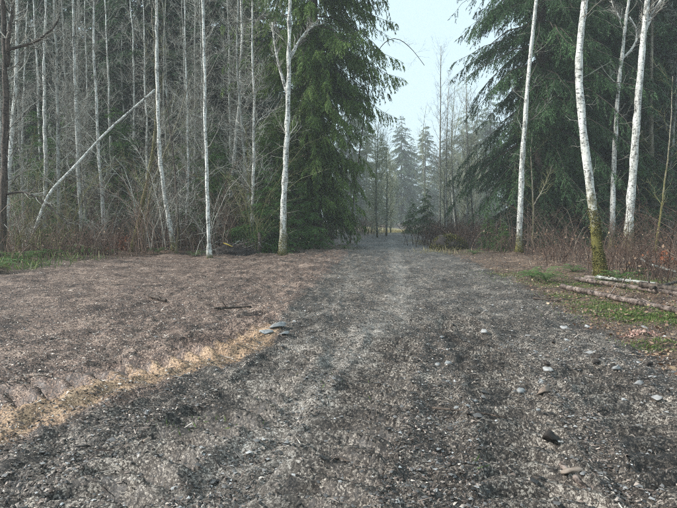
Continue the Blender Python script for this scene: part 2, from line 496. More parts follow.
def ground_mat():
    m, nt, N, L, B = new_mat('forest_track_ground')
    v = coords(N, L)
    nz_big = tex_noise(N, L, v, 1.1, 4, 0.6).outputs[0]
    nz_mid = tex_noise(N, L, v, 7.0, 5, 0.7).outputs[0]
    nz_fin = tex_noise(N, L, v, 90.0, 4, 0.8).outputs[0]
    vo = N.new('ShaderNodeTexVoronoi'); vo.inputs['Scale'].default_value = 75; L.new(v, vo.inputs['Vector'])
    cell = N.new('ShaderNodeSeparateColor'); L.new(vo.outputs['Color'], cell.inputs[0])
    vo2 = N.new('ShaderNodeTexVoronoi'); vo2.inputs['Scale'].default_value = 170; L.new(v, vo2.inputs['Vector'])
    cell2 = N.new('ShaderNodeSeparateColor'); L.new(vo2.outputs['Color'], cell2.inputs[0])
    s = math_node(N, L, 'MULTIPLY', cell.outputs[0], 0.34)
    s = math_node(N, L, 'ADD', s, math_node(N, L, 'MULTIPLY', cell2.outputs[0], 0.22))
    s = math_node(N, L, 'ADD', s, math_node(N, L, 'MULTIPLY', nz_fin, 0.34))
    s = math_node(N, L, 'ADD', s, math_node(N, L, 'MULTIPLY', math_node(N, L, 'SUBTRACT', nz_mid, 0.5), 0.55))
    s = math_node(N, L, 'ADD', s, math_node(N, L, 'MULTIPLY', math_node(N, L, 'SUBTRACT', nz_big, 0.5), 0.55))
    r_gr = ramp(N, [(0.27, (0.008, 0.006, 0.0045)), (0.43, (0.042, 0.033, 0.026)), (0.56, (0.112, 0.092, 0.074)), (0.75, (0.42, 0.375, 0.32))])
    r_mu = ramp(N, [(0.26, (0.011, 0.0075, 0.006)), (0.41, (0.066, 0.042, 0.032)), (0.55, (0.165, 0.108, 0.081)), (0.74, (0.46, 0.35, 0.275))])
    r_li = ramp(N, [(0.22, (0.012, 0.0075, 0.005)), (0.40, (0.058, 0.036, 0.024)), (0.58, (0.15, 0.098, 0.066)), (0.82, (0.36, 0.26, 0.185))])
    r_cl = ramp(N, [(0.22, (0.030, 0.020, 0.013)), (0.40, (0.22, 0.138, 0.080)), (0.56, (0.43, 0.285, 0.175)), (0.80, (0.62, 0.47, 0.33))])
    r_pa = ramp(N, [(0.22, (0.022, 0.018, 0.014)), (0.40, (0.088, 0.074, 0.061)), (0.56, (0.20, 0.176, 0.15)), (0.77, (0.50, 0.46, 0.41))])
    for r in (r_gr, r_mu, r_li, r_cl, r_pa):
        L.new(s, r.inputs[0])
    def soft(name, k):
        return math_node(N, L, 'MULTIPLY', math_node(N, L, 'SUBTRACT', math_node(N, L, 'ADD', attr(N, name).outputs['Fac'], math_node(N, L, 'MULTIPLY', math_node(N, L, 'SUBTRACT', nz_mid, 0.5), 1.1)), 0.28), k, True)
    c = mixc(N, L, soft('pale', 1.4), r_gr.outputs[0], r_pa.outputs[0])
    c = mixc(N, L, soft('mulch', 2.0), c, r_mu.outputs[0])
    c = mixc(N, L, soft('litter', 2.0), c, r_li.outputs[0])
    c = mixc(N, L, soft('clay', 1.7), c, r_cl.outputs[0])
    c = mixc(N, L, soft('dry', 1.5), c, mixc(N, L, nz_fin, (0.16, 0.13, 0.05), (0.55, 0.47, 0.22)))
    L.new(c, B.inputs['Base Color'])
    rr = ramp(N, [(0.35, (0.42,) * 3), (0.65, (0.85,) * 3)]); L.new(nz_mid, rr.inputs[0]); L.new(rr.outputs[0], B.inputs['Roughness'])
    B.inputs['Specular IOR Level'].default_value = 0.45
    hgt = math_node(N, L, 'ADD', math_node(N, L, 'MULTIPLY', nz_fin, 0.6), math_node(N, L, 'MULTIPLY', cell.outputs[1], 0.5))
    bump(N, L, hgt, 0.8, 0.005, B)
    return m
g = link('ground', me, ground_mat(), kind='structure')

# ------------------------------------------------------------------ loose cover on the ground (uncountable)
def scatter_xy(n, ymin, ymax, half=0.78, pw=2.0, r=rng):
    """more pieces near, thinning with distance; spread wider than the view"""
    u = r.random(n)
    a, b = ymin ** (2 - pw) if pw != 2 else 0, 0
    if pw == 2.0:
        y = ymin * (ymax / ymin) ** u
    else:
        e = 2 - pw; y = (ymin ** e + u * (ymax ** e - ymin ** e)) ** (1 / e)
    x = (r.random(n) * 2 - 1) * (half * y + 0.8)
    return x, y

def slivers(x, y, L, Wd, T, r=rng, tilt=0.35):
    """chips and bark shreds: bent four-cornered wedges (tetrahedra), four triangles each"""
    n = len(x); a = r.random(n) * 2 * PI
    d = np.stack([np.cos(a), np.sin(a), r.normal(size=n) * tilt], 1); d = norm(d)
    b = norm(np.stack([-np.sin(a), np.cos(a), r.normal(size=n) * tilt], 1))
    up = np.cross(d, b)
    c = np.stack([x, y, height(x, y) + T * 0.6], 1)
    v0 = c - d * (L / 2)[:, None] + b * (Wd * .5)[:, None]
    v1 = c - d * (L * .42)[:, None] - b * (Wd * .6)[:, None]
    v2 = c + d * (L / 2)[:, None]
    v3 = c + up * T[:, None] + b * (Wd * (r.random(n) - 0.5))[:, None] + d * (L * (r.random(n) - .5) * .5)[:, None]
    V = np.stack([v0, v1, v2, v3], 1).reshape(-1, 3)
    k = np.arange(n)[:, None, None] * 4
    F = (k + np.array([[0, 1, 3], [1, 2, 3], [2, 0, 3]])[None]).reshape(-1, 3)
    return V, F

def rocks8(x, y, S, r=rng, sink=0.3):
    n = len(x)
    o = np.array([[1, 0, 0], [-1, 0, 0], [0, 1, 0], [0, -1, 0], [0, 0, 1], [0, 0, -1]], float)
    V = o[None] * (0.55 + 0.75 * r.random((n, 6, 1))) + r.normal(size=(n, 6, 3)) * 0.2
    V = V * np.array([1, 1, 0.62])
    a = r.random(n) * 2 * PI; ca, sa = np.cos(a)[:, None], np.sin(a)[:, None]
    X = V[..., 0] * ca - V[..., 1] * sa; Y = V[..., 0] * sa + V[..., 1] * ca
    V = np.stack([X, Y, V[..., 2]], -1) * S[:, None, None]
    V = V + np.stack([x, y, height(x, y) + S * sink], 1)[:, None]
    f = np.array([[0, 2, 4], [2, 1, 4], [1, 3, 4], [3, 0, 4]])
    F = (np.arange(n)[:, None, None] * 6 + f[None]).reshape(-1, 3)
    return V.reshape(-1, 3), F

# wood chips and bark shreds
x, y = scatter_xy(130000, 2.2, 26)
z0 = zones(x, y)
keep = rng.random(len(x)) < np.clip(0.62 + 0.38 * z0[0] + 0.3 * z0[1] - 0.3 * z0[2] - 0.2 * z0[3], 0.08, 1) * (1 - 0.7 * tracks(x, y)[0])
x, y = x[keep], y[keep]; mul = z0[0][keep]
n = len(x)
L_ = 0.007 + 0.038 * rng.random(n) ** 2.4; W_ = L_ * (0.15 + 0.4 * rng.random(n)); T_ = 0.004 + 0.012 * rng.random(n)
k = rng.random(n) < 0.03; L_ = np.where(k, 0.05 + 0.10 * rng.random(n), L_); W_ = np.where(k, 0.003 + 0.005 * rng.random(n), W_)
V, F = slivers(x, y, L_, W_, T_)
t = np.clip(rng.normal(0.38 + 0.13 * mul, 0.27, n), 0, 1)
link('wood_chip_litter', build_mesh('wood_chip_litter', V, F, {'tint': np.repeat(t, 4)}), M['chip'], kind='stuff')
# crushed gravel
x, y = scatter_xy(66000, 2.2, 40, 0.62)
z0 = zones(x, y)
keep = rng.random(len(x)) < np.clip(1 - 0.93 * z0[0] - 0.9 * z0[1], 0.03, 1) * (1 - 0.6 * tracks(x, y)[0])
x, y = x[keep], y[keep]; n = len(x)
S_ = (0.0035 + 0.013 * rng.random(n) ** 3.5 + np.where(rng.random(n) < .012, .012 * rng.random(n) + .008, 0)) * (1 + 0.03 * y)
V, F = rocks8(x, y, S_)
t = np.clip(rng.normal(0.48, 0.24, n), 0, 1)
link('gravel', build_mesh('gravel', V, F, {'tint': np.repeat(t, 6)}), M['gravel'], kind='stuff')
# dead leaves along the verges and under the trees
def leaf_scatter(name, x, y, L0, L1, mat, lift=0.01):
    n = len(x); a = rng.random(n) * 2 * PI
    d = norm(np.stack([np.cos(a), np.sin(a), rng.normal(size=n) * 0.3], 1))
    p = np.stack([x, y, height(x, y) + lift + rng.random(n) * 0.03], 1)
    V, F = leaflets(p, d, L0 + (L1 - L0) * rng.random(n), (L0 + (L1 - L0) * rng.random(n)) * 0.35, rng, 0.5)
    return link(name, build_mesh(name, V, F, {'tint': np.repeat(np.clip(rng.normal(.5, .27, n), 0, 1), 4)}), mat, kind='stuff')
x, y = scatter_xy(62000, 4.5, 60, 0.8, 1.6)
z0 = zones(x, y); keep = rng.random(len(x)) < z0[1]
leaf_scatter('fallen_leaves', x[keep], y[keep], 0.03, 0.085, M['leaf'])

# ------------------------------------------------------------------ trees: broadleaf (bare alders)
def alder_parts(trunk, rad, seed, n1=22, n2=120, n3=420, tlow=0.12, moss_h=1.2, moss_amt=1.0, L1=(0.8, 2.6), Sides=10, dead=60, up=0.25, twig_tint=(0.52, 0.28), tw=1.3):
    """trunk path (K,3) local; returns trunk mesh and twig mesh"""
    r = np.random.default_rng(seed)
    K = len(trunk)
    rr = rad * (1 + 0.06 * np.sin(np.arange(K) * 1.7 + seed) + r.normal(size=K) * 0.025)
    V, F, _ = tubes(trunk[None], rr[None], Sides, True)
    V = V + (vnoise(V[:, 0] * 9 + V[:, 2] * 3, V[:, 1] * 9 + V[:, 2] * 5, seed)[:, None] - 0.5) * np.array([1, 1, 0]) * np.clip(rad.max() * 0.25, 0.005, 0.05)
    hz = V[:, 2]
    moss = moss_amt * np.clip(0.75 - 0.55 * hz / max(moss_h, 0.01), 0.24, 0.75)
    tm = build_mesh('trunk', V, F, {'moss': moss}, True)
    PP, PR = trunk[None], rad[None]
    p1, r1 = spawn(PP, PR, n1, tlow, 0.99, L1[0], L1[1], 1.0, up, 6, 0.22, 0.22, 0.006, r)
    p2, r2 = spawn(p1, r1, n2, 0.15, 1.0, 0.35, 1.25, 0.75, up * .6, 4, 0.3, 0.6, 0.004 * tw, r)
    pd, rd = spawn(PP, PR, dead, 0.04, 0.75, 0.25, 1.1, 1.25, -0.05, 4, 0.4, 0.06, 0.004 * tw, r)
    p2 = np.concatenate([p2, pd]); r2 = np.concatenate([r2, rd])
    p3, r3 = spawn(p2, r2, n3, 0.15, 1.0, 0.15, 0.6, 0.7, 0.1, 3, 0.3, 0.6, 0.0028 * tw, r)
    parts = []
    for p, q, S in ((p1, r1, 5), (p2, r2, 3), (p3, r3, 3)):
        V, F, idx = tubes(p, q, S)
        tt = np.clip(r.normal(twig_tint[0], twig_tint[1], len(p)), 0, 1)
        parts.append((V, F, {'tint': tt[idx]}))
    V, F, A = join(parts)
    return tm, build_mesh('twigs', V, F, A)

def traced_path(pts, Y, top_h, r, lean=None):
    """image points from the foot up, all on the upright plane the foot stands in; carried on to the treetop"""
    P = np.array([in_plane(px, py, Y) for px, py in pts])
    d = norm(P[-1] - P[-2]) if lean is None else np.array(lean)
    k = P[-1]; out = [p for p in P]
    step = 1.5
    while out[-1][2] < top_h:
        d = norm(d + np.array([0, 0, 0.12]) + r.normal(size=3) * 0.03)
        out.append(out[-1] + d * step)
    out = np.array(out)
    # a little sway out of the plane
    s = np.linspace(0, 1, len(out)); out[:, 1] += np.sin(s * 3.1 + r.random() * 6) * 0.25 * s
    return out

def traced_alder(pts, base_py, wpx, label, seed, mat='alder', twig='twig', top_h=15.0, moss_h=1.2, moss_amt=1.0, limbs=(), name='alder_tree', cat='tree', taper_top=0.25, tufts=0, **kw):
    r = np.random.default_rng(seed)
    bx, by = ground_at(pts[0][0], base_py)
    bz = zat(bx, by)
    P = traced_path(pts, by, top_h, r)
    P[0, 2] = bz - 0.12
    foot = np.array([P[0, 0], P[0, 1], bz])
    K = max(44, int(len(P) * 4))
    Q = resample(P - foot, K)
    Q[:, :2] += np.cumsum(r.normal(size=(K, 2)) * 0.007, axis=0)
    rad0 = 0.5 * wpx / FPX * by
    s = np.linspace(0, 1, K)
    hgt_ = np.clip(Q[:, 2], 0, None); rad = (0.8 if pts[0][0] < 300 else 0.9) * rad0 * (1 - (1 - taper_top) * s) * (1 + 0.55 * np.exp(-hgt_ / 0.30))
    tm, tw = alder_parts(Q, rad, seed, moss_h=moss_h, moss_amt=moss_amt, **kw)
    t = thing(name, label, cat, foot)
    link('trunk', tm, M[mat], t)
    for lp, lw in limbs:
        LP = np.array([in_plane(px, py, by) for px, py in lp]) - foot
        LQ = resample(LP, 14); sl = np.linspace(0, 1, 14)
        LQ[1:, 1] += np.cumsum(r.normal(size=13) * 0.03)
        lr = 0.5 * lw / FPX * by * (1 - 0.6 * sl)
        V, F, _ = tubes(LQ[None], lr[None], 7, True)
        lo = link('limb', build_mesh('limb', V, F, {'moss': np.full(len(V), 0.2 * moss_amt)}, True), M[mat], t)
        p2, r2 = spawn(LQ[None], lr[None], 26, 0.2, 1.0, 0.3, 1.0, 0.7, 0.15, 4, 0.3, 0.5, 0.004, r)
        p3, r3 = spawn(p2, r2, 90, 0.15, 1.0, 0.15, 0.5, 0.7, 0.1, 3, 0.3, 0.6, 0.003, r)
        V2, F2, i2 = tubes(p2, r2, 3); V3, F3, i3 = tubes(p3, r3, 3)
        V, F, A = join([(V2, F2, {'tint': np.clip(r.normal(.6, .2, len(p2)), 0, 1)[i2]}), (V3, F3, {'tint': np.clip(r.normal(.6, .2, len(p3)), 0, 1)[i3]})])
        link('twigs', build_mesh('twigs', V, F, A), M[twig], lo, kind='stuff')
    link('twigs', tw, M[twig], t, kind='stuff')
    if tufts:
        n = tufts; top = moss_h * 0.62; hh = top * r.random(n) ** 1.25
        c = np.stack([np.interp(hh, Q[:, 2], Q[:, k]) for k in range(3)], 1); rd = np.interp(hh, Q[:, 2], rad)
        a = r.random(n) * 2 * PI; keep = vnoise(a * 1.4 + seed, hh * 5.0, seed) > 0.22 + 0.4 * hh / top
        c, rd, a = c[keep], rd[keep], a[keep]; n = len(a)
        o = np.stack([np.cos(a), np.sin(a), np.zeros(n)], 1)
        V, F = needles(c + o * (rd * (0.92 + 0.16 * r.random(n)))[:, None], norm(o + r.normal(size=(n, 3)) * .6 + np.array([0, 0, -.3])), .025 + .045 * r.random(n), .008 + .010 * r.random(n), r, 1.0)
        link('moss', build_mesh('moss', V, F, {'tint': np.repeat(np.clip(r.normal(.6, .25, n), 0, 1), 3)}), M['moss_clump'], t, kind='stuff')
    return t

# right of the track
traced_alder([(519, 256), (520, 215), (522, 150), (527, 70), (534, 0)], 256, 6.6, 'slender straight white-barked alder standing alone beside the dark fir at the track edge', 101, moss_h=1.8, tufts=1500, n1=14, n2=70, n3=260, dead=40, top_h=17, L1=(0.6, 1.8), tlow=0.3)
traced_alder([(602, 277), (597, 240), (590, 190), (582, 130), (578, 80), (581, 35), (586, 0)], 277, 10.5, 'curved white alder with thick yellow-green moss on its foot, behind the fallen logs', 102, moss_h=3.6, tufts=5000, moss_amt=1.25, n1=12, n2=60, n3=220, dead=26, top_h=15, L1=(0.6, 1.8), tlow=0.45)
traced_alder([(612, 250), (613, 215), (615, 150), (619, 80), (624, 30), (628, 0)], 250, 6.2, 'slim white alder between the curved mossy one and the forked one', 103, moss_h=2.6, tufts=1500, n1=14, n2=70, n3=240, dead=40, top_h=17, tlow=0.35,
             limbs=[([(620, 60), (630, 52), (637, 38), (634, 25), (628, 18)], 3.0), ([(624, 30), (616, 12), (612, 0)], 2.4)])
traced_alder([(627, 254), (629, 215), (633, 160), (638, 90), (642, 40), (646, 0)], 254, 9.6, 'thick white alder at the right with a limb forking off to the upper right', 104, moss_h=2.6, tufts=2200, n1=16, n2=80, n3=280, dead=40, top_h=18, tlow=0.4,
             limbs=[([(642, 38), (648, 22), (656, 8), (664, -8)], 5.0)])
traced_alder([(654, 250), (654, 205), (651, 150), (649, 90), (650, 30), (651, 0)], 246, 7.0, 'dark mossy trunk close behind the forked white alder at the right', 105, mat='mossy_bark', twig='twig_moss', moss_h=20, moss_amt=0.75, n1=16, n2=70, n3=240, dead=50, top_h=16)
traced_alder([(533, 250), (534, 215), (534, 180), (532, 150), (535, 115)], 250, 2.6, 'thin mossy sapling just right of the straight white alder', 106, mat='mossy_bark', twig='twig_moss', moss_h=8, moss_amt=0.8, n1=10, n2=50, n3=150, dead=16, top_h=6.0, name='alder_sapling', limbs=[([(534, 205), (545, 185), (552, 165)], 1.6)])
traced_alder([(655, 258), (660, 215), (668, 150), (672, 110)], 256, 2.8, 'thin yellow-mossy sapling at the right margin behind the forked alder', 107, mat='mossy_bark', twig='twig_moss', moss_h=9, moss_amt=1.0, n1=12, n2=60, n3=180, dead=16, top_h=7, name='alder_sapling')
# left of the clearing
traced_alder([(1, 266), (3, 200), (5, 130), (6, 60), (5, 0)], 266, 9.0, 'dark wet trunk at the far left margin with a long bare limb', 120, mat='dark_bark', moss_h=9, moss_amt=0.62, n1=12, n2=60, n3=220, dead=30, top_h=14,
             limbs=[([(7, 50), (20, 45), (38, 40), (52, 30), (60, 16)], 3.0), ([(6, 66), (10, 30), (13, 0), (14, -20)], 5.0), ([(3, 195), (25, 190), (50, 205), (70, 225)], 2.6)])
traced_alder([(4, 248), (4, 205), (6, 130), (9, 60), (12, 0)], 246, 5.4, 'pale alder right behind the dark wet trunk at the left margin', 121, n1=14, n2=70, n3=240)
traced_alder([(21, 246), (22, 205), (23, 130), (24, 60), (25, 0)], 244, 3.8, 'thin straight pale alder, second from the left margin', 122, n1=14, n2=70, n3=260)
traced_alder([(44, 246), (45, 165), (43, 130), (43, 60), (46, 0)], 247, 6.4, 'stout pale alder beside the foot of the leaning broken trunk', 123, n1=16, n2=90, n3=300, moss_h=2.0, moss_amt=.9)
traced_alder([(52, 240), (54, 150), (56, 75), (58, 30), (62, 0)], 240, 5.0, 'dark-streaked grey alder just right of the stout pale one at the left', 124, mat='alder_grey', n1=16, n2=90, n3=300)
traced_alder([(101, 243), (104, 188), (108, 130), (113, 60), (118, 0)], 241, 5.2, 'pale alder crossed by the leaning broken trunk, in the left woods', 125, n1=16, n2=90, n3=320)
traced_alder([(111, 243), (114, 200), (119, 150), (124, 90), (127, 40), (131, 0)], 241, 5.2, 'pale alder leaning right, just right of the leaning broken trunk', 126, n1=16, n2=90, n3=320)
traced_alder([(134, 243), (137, 170), (141, 110), (145, 30), (147, 0)], 240, 4.2, 'narrow pale alder left of the mossy leaning maple', 127, n1=16, n2=90, n3=320)
traced_alder([(174, 256), (170, 224), (164, 190), (160, 150), (159, 90), (158, 40), (160, 0)], 256, 6.0, 'white alder with a foot that slants right, behind the mossy leaning maple', 128, n1=18, n2=100, n3=340, moss_h=1.6)
traced_alder([(131, 254), (138, 226), (146, 188), (153, 155), (158, 110), (157, 60), (153, 10)], 255, 5.6, 'yellow-green mossy maple stem leaning right at the edge of the clearing', 129, mat='mossy_bark', twig='twig_moss', moss_h=14, tufts=3000, moss_amt=1.0, n1=18, n2=100, n3=320, top_h=9, name='vine_maple')
traced_alder([(141, 254), (146, 225), (152, 190), (160, 165), (170, 140)], 254, 4.0, 'short mossy maple stem crossing behind the leaning one', 130, mat='mossy_bark', twig='twig_moss', moss_h=12, moss_amt=0.85, n1=14, n2=80, n3=260, top_h=7, name='vine_maple')
traced_alder([(188, 244), (184, 210), (177, 165), (170, 138), (166, 100)], 243, 3.4, 'thin pale stem leaning left between the two mossy clumps of the left woods', 131, n1=12, n2=70, n3=240, top_h=12)
traced_alder([(210, 260), (208, 222), (207, 190), (205, 130), (204, 60), (202, 0)], 260, 5.2, 'white alder with a black wet foot beside the brush pile', 132, n1=16, n2=90, n3=300, moss_h=0.4)
traced_alder([(223, 243), (221, 226), (216, 172), (210, 120), (208, 60), (209, 0)], 241, 4.2, 'white alder bowed to the left, behind the one with the black foot', 133, n1=14, n2=80, n3=280)
traced_alder([(226, 244), (226, 228), (224, 150), (221, 80), (219, 0)], 240, 4.4, 'straight thin white alder directly above the brush pile', 134, n1=14, n2=80, n3=280)
traced_alder([(248, 240), (248, 205), (245, 165), (241, 130), (238, 70), (236, 0)], 238, 3.4, 'thin faint alder left of the young hemlock, in front of the dark conifers', 135, mat='alder_grey', n1=14, n2=80, n3=260)
traced_alder([(270, 243), (270, 195), (269, 130), (266, 80), (263, 20), (262, 0)], 240, 4.8, 'white alder rising from behind the young hemlock', 136, n1=14, n2=80, n3=260)
traced_alder([(282, 257), (284, 205), (286, 170), (288, 130), (289, 60), (290, 0)], 257, 8.6, 'white alder with a brown mossy foot and forked limbs in front of the cedar', 137, n1=14, n2=80, n3=300, moss_h=3.0, moss_amt=0.9, tufts=1800, tlow=.3,
             limbs=[([(287, 93), (281, 74), (275, 50), (272, 22)], 3.4), ([(289, 60), (297, 44), (307, 30), (318, 22)], 4.0)])
traced_alder([(176, 258), (179, 235), (178, 205), (175, 170)], 257, 3.6, 'short dark mossy stem just right of the slant-footed white alder', 138, mat='dark_bark', moss_h=8, moss_amt=.7, n1=12, n2=70, n3=220, top_h=6)
traced_alder([(86, 242), (84, 190), (80, 120), (78, 50), (74, 0)], 237, 4.0, 'grey thin alder behind the middle of the leaning broken trunk', 139, mat='alder_grey', n1=14, n2=80, n3=280)
traced_alder([(190, 242), (191, 190), (188, 120), (187, 50), (184, 0)], 236, 4.2, 'grey alder deep in the woods left of the black-footed one', 140, mat='alder_grey', n1=14, n2=80, n3=280)

# the broken trunk leaning across the left woods
b = ground_at(28, 254); Y = b[1]
P = np.array([in_plane(px, py, Y) for px, py in [(26, 222), (45, 191), (62, 172), (98, 128), (146, 83)]])
P[:, 1] += np.linspace(0, 1.2, len(P)); P[0, 2] = zat(P[0, 0], P[0, 1]) - 0.05
foot = P[0].copy(); Q = resample(P - foot, 26)
rad = 0.5 * 3.3 / FPX * Y * (1 - 0.35 * np.linspace(0, 1, 26))
V, F, _ = tubes(Q[None], rad[None], 10, True)
t = thing('leaning_dead_tree', 'pale broken trunk leaning diagonally to the right in the left woods', 'fallen tree', foot)
link('trunk', build_mesh('trunk', V, F, {'moss': np.clip(0.7 - 0.22 * V[:, 2], 0.22, 0.7)}, True), M['alder'], t)
p2, r2 = spawn(Q[None], rad[None], 40, 0.1, 1.0, 0.3, 1.2, 1.1, 0.0, 4, 0.4, 0.15, 0.005, rng)
V, F, idx = tubes(p2, r2, 3)
link('twigs', build_mesh('twigs', V, F, {'tint': np.clip(rng.normal(.4, .2, 40), 0, 1)[idx]}), M['twig'], t, kind='stuff')

# plain alders further in: prototypes and copies
def proto_alder(seed, Ht, mat, name='alder_tree', twig='twig', rad0=0.15, lean=0.4, **kw):
    r = np.random.default_rng(seed); K = 22
    s = np.linspace(0, 1, K)
    Q = np.stack([lean * np.sin(s * 2.2 + r.random()) * Ht * 0.06 * r.normal(), lean * np.sin(s * 2.5) * Ht * 0.05 * np.ones(K) * r.normal(), s * Ht - 0.1], 1)
    Q[:, :2] -= Q[0, :2]; Q[:, :2] += np.cumsum(r.normal(size=(K, 2)) * 0.02, 0)
    tm, tw = alder_parts(Q, rad0 * (1 - 0.78 * s), seed, **kw)
    t = thing(name, '', 'tree', (0, 0, 0))
    link('trunk', tm, M[mat], t); link('twigs', tw, M[twig], t, kind='stuff')
    return t
LAND = [(5, 'dark trunk at the left margin'), (44, 'stout pale alder'), (104, 'alder crossing the leaning trunk'), (146, 'mossy leaning maple'), (165, 'slant-footed white alder'), (206, 'black-footed white alder'), (224, 'straight alder above the brush pile'), (287, 'forked white alder'), (330, 'cedar'), (400, 'far end of the track'), (440, 'bare alder at the bend'), (523, 'straight white alder'), (582, 'curved mossy alder'), (616, 'slim white alder'), (635, 'thick forked alder'), (651, 'dark mossy trunk')]
ORD = ['nearest', 'second nearest', 'third nearest', 'fourth nearest', 'fifth nearest', 'sixth nearest', 'seventh nearest', 'eighth nearest', 'ninth nearest', 'tenth nearest', 'eleventh nearest', 'twelfth nearest']
def landmark_labels(kind, spots):
    """one label each: the slot of the picture it shows in, named by a thing there, and its rank by distance in that slot"""
    slots = {}
    for k, (x, y, s) in enumerate(spots):
        px = W / 2 + FPX * x / y
        if px < 0 or px > W:
            key = 'beyond the ' + ('left' if px < 0 else 'right') + ' margin'
        else:
            lm = min(LAND, key=lambda l: abs(l[0] - px)); key = 'just ' + ('left' if px < lm[0] else 'right') + ' of the ' + lm[1]
        slots.setdefault(key, []).append((y, k))
    out = [''] * len(spots)
    for key, v in slots.items():
        v.sort()
        for q, (y, k) in enumerate(v):
            out[k] = kind + ', ' + (ORD[min(q, 11)] + ' one ' if len(v) > 1 else '') + key
    return out
def place(protos, spots, labels, group, r):
    if isinstance(labels, str):
        labels = landmark_labels(labels, spots)
    """the first use of a prototype is the prototype itself"""
    for k, (x, y, s) in enumerate(spots):
        j = int(r.integers(len(protos))); p = protos[j]
        lab = labels if isinstance(labels, str) else labels[k]
        z = zat(x, y) - 0.03
        if not p.get('used'):
            p['used'] = 1
            p.location = (x, y, z); p.rotation_euler = (0, 0, r.random() * 6.28); p.scale = (s,) * 3
            p['label'] = lab; p['group'] = group
        else:
            dup(p, (x, y, z), r.random() * 6.28, s, lab, group)
    
AP = [proto_alder(200 + i, 15 + i, ['alder', 'alder_grey', 'alder', 'alder_grey', 'alder'][i], rad0=0.075 + 0.012 * i, twig_tint=(.55, .33), tw=2.0, n1=44, n2=380, n3=1700, dead=260, L1=(0.8, 2.4), moss_h=2.0) for i in range(5)]
r = np.random.default_rng(77)
def spots_left(n, y0, y1, a0, a1, mind, taken, s0=.85, s1=1.15):
    out = []
    for _ in range(4000):
        y = y0 + (y1 - y0) * r.random(); px = a0 + (a1 - a0) * r.random(); x = (px - W / 2) / FPX * y
        if all((x - q[0]) ** 2 + (y - q[1]) ** 2 > mind ** 2 for q in taken):
            taken.append((x, y)); out.append((x, y, s0 + (s1 - s0) * r.random()))
        if len(out) >= n:
            break
    return out
taken = []
place(AP, spots_left(60, 24, 48, -20, 262, 1.0, taken), 'slim inner alder', 'alders deep in the left woods', r)
place(AP, spots_left(6, 26, 44, 575, 690, 1.5, taken), 'slim inner alder', 'alders deep in the right woods', r)

